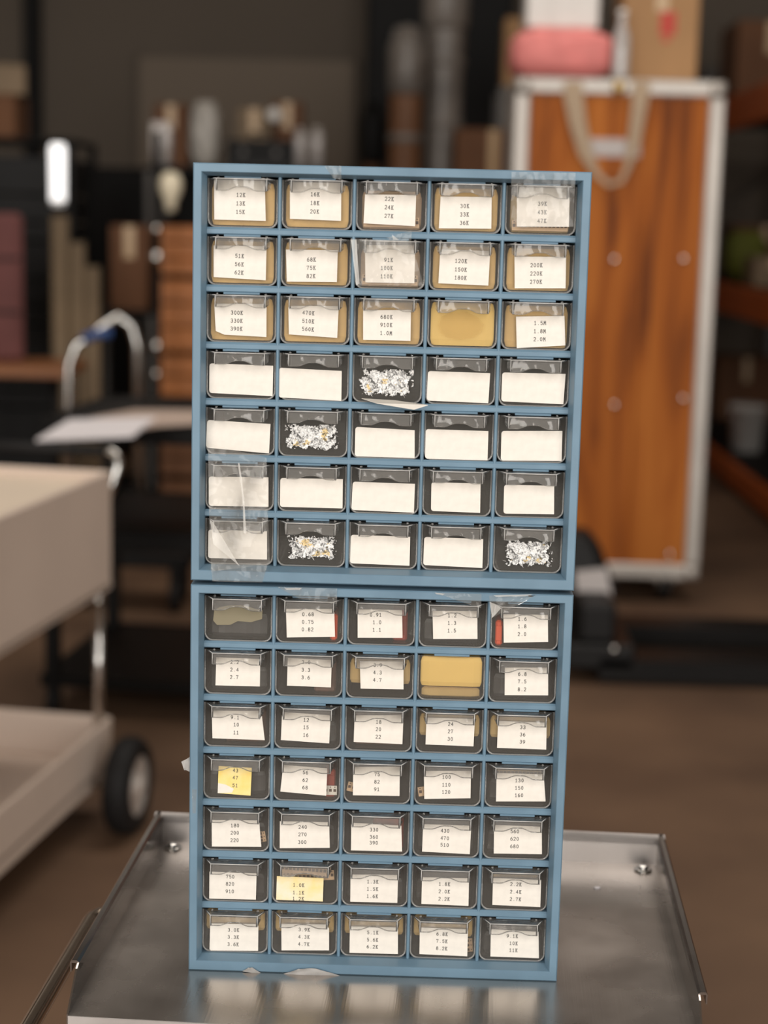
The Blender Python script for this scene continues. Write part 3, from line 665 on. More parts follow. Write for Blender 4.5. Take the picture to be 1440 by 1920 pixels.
strip(1, [(816, 1111), (903, 1113), (902, 1140), (870, 1130)], -.0006, 'tape_strip', 'tape', .0004, 8, 6, 8)
strip(1, [(917, 1116), (1006, 1115), (978, 1130), (921, 1158)], -.0008, 'tape_strip', 'tape', .0010, 8, 6, 9)
strip(1, [(340, 1428), (357, 1418), (357, 1446), (346, 1443)], .004, 'tape_flap', 'grey_tape', .0008, 5, 5, 10)
strip(1, [(360, 1480), (369, 1480), (367, 1525), (361, 1525)], -.0002, 'tape_strip', 'tape', .0001, 3, 6, 11)
strip(1, [(466, 1814), (474, 1814), (492, 1826), (454, 1821)], -.0010, 'tape_flap', 'grey_tape', .0003, 5, 4, 12)
strip(1, [(560, 1816), (592, 1815), (640, 1830), (528, 1827)], -.0016, 'tape_flap', 'grey_tape', .0005, 8, 5, 13)
clear('tape_fold_glint', (0.93, 0.93, 0.92), 0.33, (0.92, 0.89, 0.84), 0.15, 1.5)  # white tape folds and streaks, their bright glints put into the colour
strip(0, [(394, 975), (399, 978), (449, 1061), (400, 1020)], -.0085, 'tape_fold_glint', 'tape_fold_glint', .0002, 4, 6, 14)
strip(0, [(446, 868), (449, 868), (459, 940), (455, 940)], -.0085, 'tape_fold_glint', 'tape_fold_glint', .0002, 2, 8, 15)
strip(0, [(455, 940), (458, 940), (462, 1000), (457, 1000)], -.0085, 'tape_fold_glint', 'tape_fold_glint', .0002, 2, 8, 16)
strip(0, [(735, 440), (743, 446), (748, 450), (737, 450)], .0035, 'tape_fold_glint', 'tape_fold_glint', .0002, 3, 3, 17)
strip(0, [(658, 449), (668, 449), (674, 532), (668, 535)], -.0055, 'tape_fold_glint', 'tape_fold_glint', .0003, 3, 6, 18)
strip(1, [(918, 1128), (932, 1134), (940, 1140), (923, 1158)], -.0045, 'tape_fold_glint', 'tape_fold_glint', .0004, 5, 5, 19)
strip(1, [(533, 1102), (566, 1102), (562, 1106), (537, 1106)], -.0012, 'tape_fold_glint', 'tape_fold_glint', .0002, 4, 2, 20)
strip(1, [(815, 1111), (835, 1113), (830, 1116), (818, 1114)], -.0012, 'tape_fold_glint', 'tape_fold_glint', .0002, 4, 2, 21)
strip(1, [(925, 1116), (1000, 1114), (985, 1118), (930, 1119)], -.0028, 'tape_fold_glint', 'tape_fold_glint', .0002, 6, 2, 22)
# peeled label hanging out under the torn one
fp = [at_y(*zp('N', *p), yy) for p, yy in (((497, 387), .009), ((720, 400), .009), ((945, 432), -.004), ((850, 462), -.008), ((600, 420), -.004))]
x, z = drawer_pos(0, 3, 2)
dr = [o for o in cabs[0].children if o.name.startswith('drawer') and not o.name.startswith('drawer_stop')][3 * 5 + 2]
fo = MB().prism([(p.x - x, p.y - YD, p.z - z) for p in fp], (0, .0002, .0003)).build('peeled_label', 'paper', dr); fo['label'] = 'peeled paper label hanging over the shelf edge'

# ------------------------------------------------------------------ generic background pieces
def carton(x, y, z, w_, d_, h_, label, rz=0, m_='cardboard', tape=True, cat='box', name='cardboard_box', print_=False):
    t = thing(name, label, cat, (x, y, z), rz)
    box(-w_ / 2, w_ / 2, -d_ / 2, d_ / 2, 0, h_, .006).build('carton', m_, t)
    for s in (-1, 1):
        box(-w_ / 2 + .004, w_ / 2 - .004, s * d_ / 4 - d_ / 4 + .004, s * d_ / 4 + d_ / 4 - .004, h_, h_ + .004, .001).build('flap', m_, t)
    if tape: box(-.024, .024, -d_ / 2 - .0012, -d_ / 2, h_ * .62, h_, 0).build('packing_tape', 'carton_tape', t)
    if print_:
        MB().box(-.005, .055, -d_ / 2 - .001, -d_ / 2, h_ * .42, h_ * .62).box(.005, .035, -d_ / 2 - .001, -d_ / 2, h_ * .36, h_ * .40).build('red_print', 'red_print', t)
    return t
def wheel(mb_r, t_, parent, loc, axis='x', hub='chrome'):
    prof = [(mb_r * .62, -t_ / 2), (mb_r * .88, -t_ / 2), (mb_r * .97, -t_ * .32), (mb_r, 0), (mb_r * .97, t_ * .32), (mb_r * .88, t_ / 2), (mb_r * .62, t_ / 2)]
    w_ = MB().lathe(prof, loc, axis, 36, ring_=True).build('tire', 'rubber', parent)
    h = MB().lathe([(.004, -t_ * .40), (mb_r * .18, -t_ * .42), (mb_r * .22, -t_ * .2), (mb_r * .5, -t_ * .16), (mb_r * .62, -t_ * .34), (mb_r * .66, t_ * .40), (mb_r * .60, t_ * .44), (mb_r * .5, t_ * .30), (mb_r * .24, t_ * .36), (mb_r * .18, t_ * .62), (.004, t_ * .63)], loc, axis, 36)
    h.build('hub', hub, parent); return w_

# ------------------------------------------------------------------ beige utility cart at the left
AX = math.atan2(*(lambda d: (d.x, d.y))(ray(1295, 425)))
wg = at_z(240, 1560, 0.0)
bc = thing('utility_cart', 'beige enamelled two tray utility cart with chrome legs and a large black wheel', 'cart', (wg.x, wg.y, 0), -AX)
# local: +y away along the long side, +x to the right; wheel contact at the origin
XR, XL, YF, YN = -.083, -.60, .13, -1.40
def tray(z0, z1, fl, nm, mt):
    m = MB(); t = .012
    m.box(XL, XR, YN, YF, fl - .01, fl)
    m.box(XR - t, XR, YN, YF, z0, z1, .004); m.box(XL, XL + t, YN, YF, z0, z1, .004); m.box(XL, XR, YF - t, YF, z0, z1, .004); m.box(XL, XR, YN, YN + t, z0, z1, .004)
    return m.build(nm, mt, bc)
tray(.552, .835, .57, 'upper_tray', 'beige_enamel')
box(XL + .012, XR - .012, YN + .012, YF - .012, .790, .812, .003).build('top_board', 'cream_top', bc)
tray(.098, .238, .136, 'lower_tray', 'beige_enamel')
for px_, py_ in ((XR - .024, YF - .026), (XL + .024, YF - .026), (XR - .024, YN + .026), (XL + .024, YN + .026)):
    MB().tube([(px_, py_, .137), (px_, py_, .56)], .011, 12).build('leg', 'chrome', bc)
    for zb in (.54, .145): MB().lathe([(.004, -.005), (.017, -.005), (.017, .005), (.004, .005)], (px_, py_, zb), 'z', 12).build('leg_clamp', 'chrome', bc)
for sx in (1, -1):
    o_ = XR if sx > 0 else XL
    MB().tube([(o_ - sx * .012, YF + .012, .77), (o_ - sx * .006, YF + .016, .80), (o_ + sx * .004, YF + .028, .835), (o_ + sx * .005, YF + .034, .853), (o_ - sx * .002, YF + .038, .867), (o_ - sx * .014, YF + .040, .874), (o_ - sx * .03, YF + .040, .875)], .0105, 12).build('handle_post', 'chrome', bc)
MB().tube([(XL + .03, YF + .040, .875), (XR - .03, YF + .040, .875)], .0125, 12).build('handle', 'rubber', bc)
for sx in (0.0, XL - .083): wheel(.115, .06, bc, (sx, 0, .115), 'x', 'hub_silver')
for sx in (XR - .06, XL + .06):
    c = MB(); c.box(sx - .02, sx + .02, YN + .06, YN + .12, .085, .110, .004); c.lathe([(.004, -.016), (.048, -.016), (.052, 0), (.048, .016), (.004, .016)], (sx, YN + .09, .052), 'x', 24); c.build('caster', 'rubber', bc)
MB().tube([(XL - .07, 0, .115), (-.012, 0, .115)], .009, 10).build('axle', 'chrome', bc)
for sx in (XR - .02, XL + .02): box(sx - .015, sx + .015, -.02, .02, .088, .11, .003).build('axle_bracket', 'beige_enamel', bc)

# ------------------------------------------------------------------ black cart with papers
kc = thing('black_cart', 'black three shelf cart with papers lying on top', 'cart', (-1.0, 3.42, 0), R(-6))
KW, KD = .80, .62
for sx in (0, KW):
    for sy in (0, KD):
        box(sx - .02, sx + .02, sy - .02, sy + .02, .10, .857, .004).build('leg', 'black_metal', kc)
        c = MB(); c.box(sx - .018, sx + .018, sy - .02, sy + .02, .065, .10, .004); c.lathe([(.004, -.014), (.034, -.014), (.038, 0), (.034, .014), (.004, .014)], (sx, sy, .038), 'x', 20); c.build('caster', 'rubber', kc)
for z0, nm in ((.845, 'top_shelf'), (.54, 'middle_shelf'), (.105, 'bottom_shelf')):
    m = MB(); m.box(-.03, KW + .03, -.03, KD + .03, z0, z0 + .012, .003)
    for q in ((-.03, KW + .03, -.03, -.022), (-.03, KW + .03, KD + .022, KD + .03), (-.03, -.022, -.03, KD + .03), (KW + .022, KW + .03, -.03, KD + .03)): m.box(*q, z0 - (.045 if z0 > .2 else .018), z0 + .016, .002)
    m.build(nm, 'black_metal', kc)
def sheet(pxs, z_, name, m_, label, cat, th=.003):
    P_ = [at_z(*p, z_) for p in pxs]; c = P_[0]
    tag(MB().prism([(p.x - c.x, p.y - c.y, 0) for p in P_], (0, 0, th)).build(name, m_, None, (c.x, c.y, z_)), label, cat)
sheet([(68, 828), (250, 820), (292, 786), (130, 790)], .8668, 'paper_sheet', 'sheet', 'white paper sheets lying at the front of the black cart', 'paper', .006)
sheet([(262, 806), (300, 800), (372, 796), (376, 772), (252, 771), (170, 786)], .8615, 'folder', 'pinkish_board', 'pinkish folder lying behind the papers on the black cart', 'folder', .005)

# ------------------------------------------------------------------ tubular chrome hand truck behind the black cart
hy = 4.75
pL, pR = at_y(128, 790, hy), at_y(257, 790, hy + .1); tL, tR = at_y(150, 632, hy), at_y(258, 600, hy + .1)
ht = thing('platform_truck', 'platform truck with a bent chrome tube handle wrapped in blue tape', 'cart', (pL.x, hy, 0))
path = [(0, 0, .22), (.0, 0, pL.z), (.005, 0, tL.z - .10), (.03, .005, tL.z - .03), (.09, .02, tL.z + .012), (pR.x - pL.x - .07, .08, tR.z + .01), (pR.x - pL.x - .02, .095, tR.z - .02), (pR.x - pL.x, .1, tR.z - .09), (pR.x - pL.x + .01, .1, .22)]
MB().tube(path, .0165, 12).build('handle', 'chrome', ht)
MB().tube([(.05, .01, tL.z - .010), (.10, .022, tL.z + .013), (.15, .035, tL.z + .013)], .019, 12).build('grip_tape', 'blue_band', ht)
box(-.12, .45, -.05, .26, .17, .22, .006).build('deck', 'black_metal', ht)
for sx in (-.06, .39):
    for sy in (.0, .21):
        c = MB(); c.box(sx - .02, sx + .02, sy - .03, sy + .03, .13, .17, .003); c.lathe([(.004, -.018), (.06, -.018), (.065, 0), (.06, .018), (.004, .018)], (sx, sy, .065), 'x', 20); c.build('caster', 'rubber', ht)

# ------------------------------------------------------------------ brown table and things at the far left
ty = 5.5
tb = at_y(122, 690, ty)
tab = thing('brown_table', 'low table with a brown wooden top and black legs', 'table', (tb.x - .80, ty, 0))
box(0, .80, 0, .45, tb.z - .045, tb.z, .006).build('tabletop', 'brown_top', tab)
for sx in (.05, .75):
    for sy in (.05, .40): MB().tube([(sx, sy, 0), (sx, sy, tb.z - .045)], .02, 10).build('leg', 'black_metal', tab)
TZ = tb.z
mp_ = at_y(42, 400, ty + .25)
t = thing('padded_panel', 'maroon padded panel standing upright on the brown table', 'panel', (mp_.x - .24, ty + .25, TZ))
box(-.24, .24, -.03, .03, 0, mp_.z - TZ, .02).build('padding', 'maroon', t)
for zz_ in (.2, .42): box(-.235, .235, -.036, -.029, zz_, zz_ + .012, .002).build('seam', 'black_plastic', t)
bk = at_y(138, 268, 6.9)
rk = thing('equipment_rack', 'tall black equipment rack with stacked front panels', 'rack', (bk.x - .62, 6.9, 0))
RH = bk.z
for sx in (0, .58):
    for sy in (0, .56): box(sx, sx + .04, sy, sy + .04, 0, RH, .004).build('post', 'black_metal', rk)
box(0, .62, 0, .60, RH, RH + .02, .004).build('top', 'black_metal', rk)
zz_ = .1; i = 0
while zz_ < RH - .12:
    h_ = (.09, .13, .18)[i % 3]; box(.04, .58, -.012, .55, zz_, min(zz_ + h_ - .008, RH - .01), .004).build('front_panel', 'black_plastic', rk)
    MB().lathe([(.002, -.022), (.012, -.02), (.014, -.012), (.002, -.012)], (.12, -.0, zz_ + h_ / 2 - .004), 'y', 10).build('knob', 'grey_metal', rk); zz_ += h_; i += 1
wt0, wt1 = at_y(108, 270, 6.45), at_y(108, 385, 6.45)
st = thing('tube_stand', 'thin black stand on a round foot holding a glowing white tube', 'stand', (wt0.x, 6.45, 0))
MB().lathe([(.004, 0), (.12, 0), (.12, .012), (.02, .03), (.004, .03)], (0, 0, 0), 'z', 24).build('foot', 'black_metal', st)
MB().tube([(0, 0, .025), (0, 0, wt1.z)], .012, 10).build('pole', 'black_metal', st)
t = thing('bright_tube', 'short glowing white tube upright on the thin black stand', 'lamp', (wt0.x, 6.45, wt1.z))
MB().lathe([(.004, 0), (.028, 0), (.034, .02), (.036, wt0.z - wt1.z - .02), (.03, wt0.z - wt1.z), (.004, wt0.z - wt1.z)], (0, 0, 0), 'z', 20).build('barrel', 'tube_glow', t)  # white tube made bright by emission in its material
MB().lathe([(.024, -.001), (.036, .006), (.036, .02), (.024, .02)], (0, 0, 0), 'z', 20).build('end_cap', 'white_paint', t)
carton(bk.x - .45, 7.15, RH + .02, .30, .3, .20, 'small reddish brown box on top of the black equipment rack', 0, 'cardboard_dark')
carton(bk.x - .36, 7.12, RH + .224, .17, .2, .14, 'small tan box stacked on the reddish box on the rack', .2, 'tan_box', False)
# beige tubes standing on the floor
for i, (pxx, pyt, rr) in enumerate(((112, 405, .037), (145, 455, .033), (174, 500, .030))):
    q = at_y(pxx, pyt, 6.12); t = thing('cardboard_tube', ['thickest beige cardboard tube standing beside the brown table', 'middle beige cardboard tube standing beside the brown table', 'thinnest beige cardboard tube standing beside the brown table'][i], 'tube', (q.x, 6.12, 0), 0, 'beige tubes by the table')
    MB().lathe([(rr * .8, q.z - .02), (rr, q.z), (rr, 0), (rr * .8, 0)], (0, 0, 0), 'z', 20).build('shell', 'tan_box', t)
    MB().lathe([(.004, q.z - .03), (rr * .8, q.z - .03), (rr * .8, q.z - .012), (.004, q.z - .012)], (0, 0, 0), 'z', 20).build('end_plug', 'beige_enamel', t)
# shelf unit behind with brown cartons, orange wooden crates, pole stand with knobs
q0, q1 = at_y(210, 580, 6.7), at_y(282, 425, 6.7)
su = thing('shelf_unit', 'low dark grey steel shelf unit carrying a brown carton', 'shelf', (q0.x - .10, 6.55, 0))
for sx in (0, .30):
    for sy in (0, .45): box(sx, sx + .03, sy, sy + .03, 0, q0.z, .003).build('post', 'grey_metal', su)
for zz_ in (.15, .5, q0.z - .02): box(0, .33, 0, .48, zz_, zz_ + .02, .003).build('shelf_board', 'black_metal', su)
carton((q0.x + q1.x) / 2, 6.82, q0.z, q1.x - q0.x, .34, q1.z - q0.z, 'upright brown carton on the low dark grey shelf unit', 0, 'cardboard_dark')
cx0 = at_y(298, 500, 6.35).x
zlev = [0, .30, .60, at_y(310, 690, 6.35).z + .0]
hts = [.28, .29, .24, .30]; zc = 0
for i, h_ in enumerate((.26, .27, .30, .34, .24)):
    cw_ = 'cardboard_dark' if i < 2 else 'orange_wood'
    t = thing('wooden_crate', ['dark brown wooden crate at the bottom of the crate stack', 'dark brown wooden crate second from the floor in the stack', 'orange wooden crate in the middle of the crate stack', 'orange wooden crate just below the topmost of the stack', 'topmost orange wooden crate of the crate stack'][i], 'crate', (cx0, 6.35, zc), 0, 'orange crates in a stack')
    W_, D_ = .60, .40
    box(.0, W_, .01, D_, 0, .015, .002).build('base', cw_, t)
    for j in range(3): box(0, W_, 0, .014, .005 + j * (h_ - .02) / 3, (j + 1) * (h_ - .02) / 3 - .004, .003).build('slat', cw_, t)
    for j in range(3): box(0, W_, D_ - .014, D_, .005 + j * (h_ - .02) / 3, (j + 1) * (h_ - .02) / 3 - .004, .003).build('slat', cw_, t)
    for sx in (0, W_ - .014): box(sx, sx + .014, .014, D_ - .014, 0, h_ - .02, .003).build('end_board', cw_, t)
    for sx in (.014, W_ - .034): box(sx, sx + .02, .014, .034, 0, h_ - .01, .002).build('corner_post', 'black_metal', t)
    zc += h_
pp = at_y(296, 340, 6.1)
ps = thing('pole_stand', 'black pole stand with chrome knobs and a cream lamp head', 'stand', (pp.x, 6.1, 0))
MB().lathe([(.004, 0), (.14, 0), (.14, .012), (.03, .03), (.004, .03)], (0, 0, 0), 'z', 24).build('foot', 'black_metal', ps)
MB().tube([(0, 0, .02), (0, 0, at_y(296, 245, 6.1).z)], .016, 12).build('pole', 'black_metal', ps)
for pyk, rr in ((430, .022), (482, .030), (648, .026), (700, .02)):
    zk = at_y(296, pyk, 6.1).z; MB().lathe([(.003, -.06), (rr * .8, -.055), (rr, -.04), (rr * .7, -.02), (.006, -.015)], (.0, 0, zk), 'y', 16).build('knob', 'chrome', ps)
zc_ = at_y(320, 355, 6.1).z
MB().lathe([(.004, .075), (.035, .065), (.05, .03), (.046, -.01), (.026, -.05), (.022, -.09), (.004, -.095)], (.055, 0, zc_), 'z', 20).build('lamp_head', 'cream_plastic', ps)
MB().tube([(0, 0, zc_ - .02), (.03, 0, zc_ - .02)], .01, 8).build('lamp_arm', 'black_metal', ps)
for sx in (-.012, .028): MB().lathe([(.004, 0), (.024, 0), (.024, .16), (.004, .16)], (sx, .03, at_y(296, 300, 6.1).z), 'z', 16).build('glass_sleeve', 'glass_jar', ps)

# ------------------------------------------------------------------ high shelf unit and what stands on it
sy_ = 8.1
sl, sr = at_y(272, 320, sy_), at_y(660, 322, sy_)
SHZ = 1.70
hs = thing('storage_shelf', 'tall dark storage shelf crowded with workshop gear on top', 'shelf', (sl.x, sy_, 0)); SW = sr.x - sl.x
for sx in (0, SW - .04):
    for sy in (0, .56): box(sx, sx + .04, sy, sy + .04, 0, SHZ - .03, .004).build('post', 'grey_metal', hs)
for zz_ in (.2, .7, 1.2, SHZ - .03): box(0, SW, 0, .60, zz_, zz_ + .03, .004).build('shelf_board', 'black_metal', hs)
def on_shelf(px0, px1, pyt, dy=.2):
    a, b = at_y(px0, pyt, sy_ + dy), at_y(px1, pyt, sy_ + dy); return a, b, max(a.z - SHZ, .05)
def blob(loc, w_, d_, h_, name, m_, label, cat, seed=0, parts=None, fold=.10, pw=3.2, e=.55):
    rnd = random.Random(seed); t = thing(name, label, cat, loc); m = MB(); n = 24; rings = []
    for i in range(9):
        v_ = i / 8; s = (1 - abs(2 * v_ - 1) ** pw) ** .4 if 0 < v_ < 1 else .62; ring = []
        for k in range(n):
            a = 2 * math.pi * k / n; ca, sa = math.cos(a), math.sin(a)
            x_ = math.copysign(abs(ca) ** e, ca); y_ = math.copysign(abs(sa) ** e, sa); f = 1 + fold * math.sin(k * 2.2 + i * 1.7 + seed) * .5
            ring.append((x_ * w_ / 2 * s * f, y_ * d_ / 2 * s * f, v_ * h_))
        rings.append(ring)
    m.loft(rings, smooth=True); m.build('body', m_, t); return t
a, b, h_ = on_shelf(360, 412, 190); blob(((a.x + b.x) / 2, sy_ + .2, SHZ), b.x - a.x, .2, h_, 'plastic_bag', 'pale_bag', 'crumpled pale plastic bag standing on the tall storage shelf', 'bag', 3, None, .35)
a, b, h_ = on_shelf(290, 352, 196); carton((a.x + b.x) / 2, sy_ + .3, SHZ, b.x - a.x, .25, h_, 'dark brown carton at the end of the tall storage shelf', 0, 'cardboard_dark')
a, b, h_ = on_shelf(438, 500, 200); carton((a.x + b.x) / 2, sy_ + .43, SHZ, b.x - a.x, .22, h_, 'tan carton on the tall storage shelf behind the black case', .1, 'tan_box')
a, b, h_ = on_shelf(505, 562, 190, .32)
carton((a.x + b.x) / 2 + .012, sy_ + .46, SHZ, b.x - a.x, .2, h_, 'brown carton on the tall storage shelf beside the tan one', 0, 'cardboard_dark')
a, b, h_ = on_shelf(425, 552, 262, .08); t = thing('tool_case', 'low black tool case on the tall storage shelf', 'case', ((a.x + b.x) / 2, sy_ + .12, SHZ))
box(-(b.x - a.x) / 2, (b.x - a.x) / 2, -.08, .08, 0, h_ * .55, .01).build('base', 'black_plastic', t); box(-(b.x - a.x) / 2, (b.x - a.x) / 2, -.08, .08, h_ * .57, h_, .012).build('lid', 'black_plastic', t)
for sx in (-.09, .09): box(sx - .015, sx + .015, -.086, -.079, h_ * .45, h_ * .68, .002).build('latch', 'grey_metal', t)
MB().tube([(-.05, 0, h_ - .004), (-.04, 0, h_ + .03), (.04, 0, h_ + .03), (.05, 0, h_ - .004)], .006, 8).build('handle', 'black_plastic', t)
for i, (px0, px1, pyt) in enumerate(((283, 322, 240), (552, 574, 240), (583, 606, 238))):
    a, b, h_ = on_shelf(px0, px1, pyt, .06); r_ = (b.x - a.x) / 2; t = thing('metal_canister', ['wide shiny canister at the end of the tall storage shelf', 'slim shiny canister next to the black tool case', 'slim shiny canister at the outer end past the tool case'][i], 'canister', ((a.x + b.x) / 2, sy_ + .08, SHZ), 0, 'canisters on the shelf')
    MB().lathe([(.004, 0), (r_, 0), (r_, h_ * .82), (r_ * .75, h_ * .88), (.004, h_ * .88)], (0, 0, 0), 'z', 20).build('body', 'glass_jar', t)
    MB().lathe([(.004, h_ * .87), (r_ * .75, h_ * .87), (r_ * .75, h_), (.004, h_)], (0, 0, 0), 'z', 20).build('cap', 'alu', t)
zb = at_y(515, 216, sy_ + .3)
t = thing('bright_spot_disc', 'small white disc on a stem, painted for a bright lamp spot, behind the black tool case', 'mirror', (zb.x, sy_ + .255, SHZ))
MB().lathe([(.004, 0), (.05, 0), (.05, .01), (.004, .016)], (0, 0, 0), 'z', 20).build('foot', 'black_metal', t)
MB().tube([(0, 0, .01), (0, 0, zb.z - SHZ - .03)], .006, 8).build('stem', 'black_metal', t)
MB().lathe([(.004, -.008), (.034, -.006), (.038, 0), (.034, .006), (.004, .008)], (0, 0, zb.z - SHZ), 'y', 20).build('disc', 'white_paint', t)  # plain white disc paints a bright lamp spot on the shelf

a, b = at_y(160, 312, 9.0), at_y(272, 312, 9.0)
t = thing('backdrop_cupboard', 'plain black cupboard added as a dark backdrop behind the shelves and crates', 'cupboard', (a.x, 9.0, 0)); W_ = 1.0
box(0, W_, 0, .5, 0, a.z, .008).build('carcass', 'black_metal', t)  # added black cupboard darkens the gap behind the crates
for sx in (.01, W_ / 2 + .005): box(sx, sx + W_ / 2 - .015, -.02, 0, .06, a.z - .03, .005).build('door', 'black_metal', t)
for sx in (W_ / 2 - .06, W_ / 2 + .04): box(sx, sx + .02, -.045, -.02, 1.0, 1.18, .004).build('handle', 'grey_metal', t)

# ------------------------------------------------------------------ board on the far wall, dark pillar
a, b = at_y(262, 106, 11.93), at_y(664, 106, 11.93)
t = thing('wall_board', 'large plain beige board standing against the far wall', 'board', ((a.x + b.x) / 2, 11.93, 0))
hw = (b.x - a.x) / 2
box(-hw, hw, -.02, .02, 0, a.z, .004).build('panel', 'board_paint', t)
for sx in (-hw - .03, hw): box(sx, sx + .03, -.03, .03, 0, a.z + .03, .004).build('edge_trim', 'wall_paint', t)
a = at_y(72, 300, 11.9); box(a.x - .10, a.x + .02, 11.86, 11.99, 0, 6.0, .01).build('trim_1', 'black_metal')['kind'] = 'structure'
a = at_y(690, 100, 11.7)
t = thing('dark_locker', 'tall dark steel locker standing by the far wall', 'locker', (a.x, 11.35, 0))
box(0, 1.05, 0, .5, 0, 3.6, .01).build('cabinet_body', 'black_metal', t)
for sx in (.02, .535): box(sx, sx + .495, -.02, 0, .06, 3.56, .006).build('door', 'black_metal', t)
for sx in (.46, .57): box(sx, sx + .02, -.045, -.02, 1.6, 1.8, .004).build('handle', 'grey_metal', t)

# ------------------------------------------------------------------ tall wrapped rolls
def roll(pxc, pw, pyt, yy, m_, label, bands, topm):
    a = at_y(pxc, pyt, yy); r_ = pw / 2 / F_PX * (yy + 1.35); h_ = a.z
    t = thing('wrapped_roll', label, 'roll', (a.x, yy, 0)); n = 20; rings = []
    for i in range(13):
        v_ = i / 12; ring = []
        for k in range(n): an = 2 * math.pi * k / n; f = r_ * (1 + .05 * math.sin(k * 1.9 + i * 1.3)) * (1 if i < 12 else .8); ring.append((f * math.cos(an), f * math.sin(an), v_ * h_))
        rings.append(ring)
    MB().loft(rings, smooth=True).build('roll_body', m_, t)
    for zb_ in bands: MB().lathe([(r_ * .9, zb_ - .03), (r_ * 1.07, zb_ - .02), (r_ * 1.07, zb_ + .02), (r_ * .9, zb_ + .03)], (0, 0, 0), 'z', 20).build('strap', topm, t)
    rr = r_ * 1.15; MB().lathe([(r_, h_ - .35), (rr, h_ - .32), (rr * 1.05, h_ - .1), (rr * .7, h_ + .02), (.01, h_ + .04)], (0, 0, 0), 'z', 20).build('plastic_cap', topm, t)
    return t
roll(765, 60, 60, 8.6, 'brown_roll', 'tall brown roll with a pale plastic cap', (.8, 1.9), 'grey_wrap')
roll(838, 72, -60, 8.9, 'grey_wrap', 'tallest roll wrapped in greyish clear plastic', (.9, 2.0, 2.35), 'grey_wrap')
roll(700, 40, 200, 9.3, 'cardboard_dark', 'shorter dark brown roll beside the wrapped rolls', (.9,), 'black_metal')
# reddish cartons behind the cabinets
a, b = at_y(852, 240, 8.0), at_y(925, 240, 8.0)
t = carton((a.x + b.x) / 2 + .1, 8.25, 0, .42, .4, 1.15, 'tall dark carton on the floor behind the wooden case')
carton((a.x + b.x) / 2 + .1, 8.25, 1.154, .40, .38, a.z - 1.154, 'reddish brown carton stacked on the tall dark carton', .05, 'cardboard_dark')

# ------------------------------------------------------------------ wooden case on casters at the right
ky = 5.12
tl, tr_, br_ = at_y(966, 150, ky), at_y(1354, 146, ky), at_y(1318, 1088, ky)
kx0, kx1, kz0, kz1 = tl.x, (tr_.x + br_.x) / 2, br_.z, (tl.z + tr_.z) / 2
tk = thing('road_case', 'tall orange brown wooden case with pale metal edges on casters', 'trunk', ((kx0 + kx1) / 2, ky, 0))
hw, kd = (kx1 - kx0) / 2, .62
e = .058
box(-hw + e, hw - e, .012, kd - .012, kz0 + e, kz1 - e, .003).build('wood_core', 'trunk_wood', tk)
# front boards
nb = 3; bw = (2 * hw - 2 * e) / nb
for i in range(nb): box(-hw + e + i * bw + .001, -hw + e + (i + 1) * bw - .001, .004, .012, kz0 + e, kz1 - e, .001).build('front_board', 'trunk_wood', tk)
for x0, x1, z0, z1 in ((-hw, hw, kz1 - e, kz1), (-hw, hw, kz0, kz0 + e), (-hw, -hw + e, kz0 + e, kz1 - e), (hw - e, hw, kz0 + e, kz1 - e)):
    box(x0, x1, -.006, kd, z0, z1, .008).build('edge_trim', 'alu', tk)
for sx in (-1, 1):
    for zz_ in (kz0, kz1): MB().lathe([(.004, -.014), (.02, -.012), (.03, -.002), (.004, -.002)], (sx * (hw - .03), -.004, zz_ + (.03 if zz_ == kz0 else -.03)), 'y', 14).build('corner_rivet', 'alu', tk)
for qx, qy in ((1152, 487), (1282, 486), (1281, 748), (1256, 1040), (1152, 760), (1080, 1045)):
    s = at_y(qx, qy, ky); MB().lathe([(.003, -.006), (.010, -.004), (.013, .004), (.003, .004)], (s.x - (kx0 + kx1) / 2, 0, s.z), 'y', 14).build('screw', 'chrome', tk)
s = at_y(1150, 276, ky); box(s.x - (kx0 + kx1) / 2 - .10, s.x - (kx0 + kx1) / 2 + .10, -.001, .004, s.z - .035, s.z + .03, .001).build('name_plate', 'label_grey', tk)
s = at_y(1160, 165, ky); MB().lathe([(.003, -.03), (.022, -.026), (.026, 0), (.003, 0)], (s.x - (kx0 + kx1) / 2, -.005, s.z), 'y', 14).build('latch', 'brass', tk)
def webpath(L): return [Vector((at_y(px, py, ky - .03).x - (kx0 + kx1) / 2, yy, at_y(px, py, ky - .03).z)) for px, py, yy in L]
def ribbon(P_, w_, t_):
    m = MB(); rings = []
    for i, p in enumerate(P_):
        d = (P_[min(i + 1, len(P_) - 1)] - P_[max(i - 1, 0)]).normalized(); n = Vector((-d.z, 0, d.x)); ww = w_[i] if isinstance(w_, list) else w_
        y_ = Vector((0, 1, 0)); rings.append([p + n * ww / 2 - y_ * t_ / 2, p + n * ww / 2 + y_ * t_ / 2, p - n * ww / 2 + y_ * t_ / 2, p - n * ww / 2 - y_ * t_ / 2])
    m.loft(rings); return m
P_ = webpath([(1075, 152, -.012), (1076, 178, -.016), (1084, 230, -.02), (1098, 285, -.02), (1118, 325, -.02), (1142, 346, -.02), (1165, 340, -.02), (1178, 310, -.02), (1190, 262, -.02), (1199, 200, -.02), (1205, 152, -.012)])
ribbon(P_, [.070, .070, .060, .05, .024, .018, .018, .024, .045, .055, .066], .008).build('webbing_strap', 'webbing', tk)
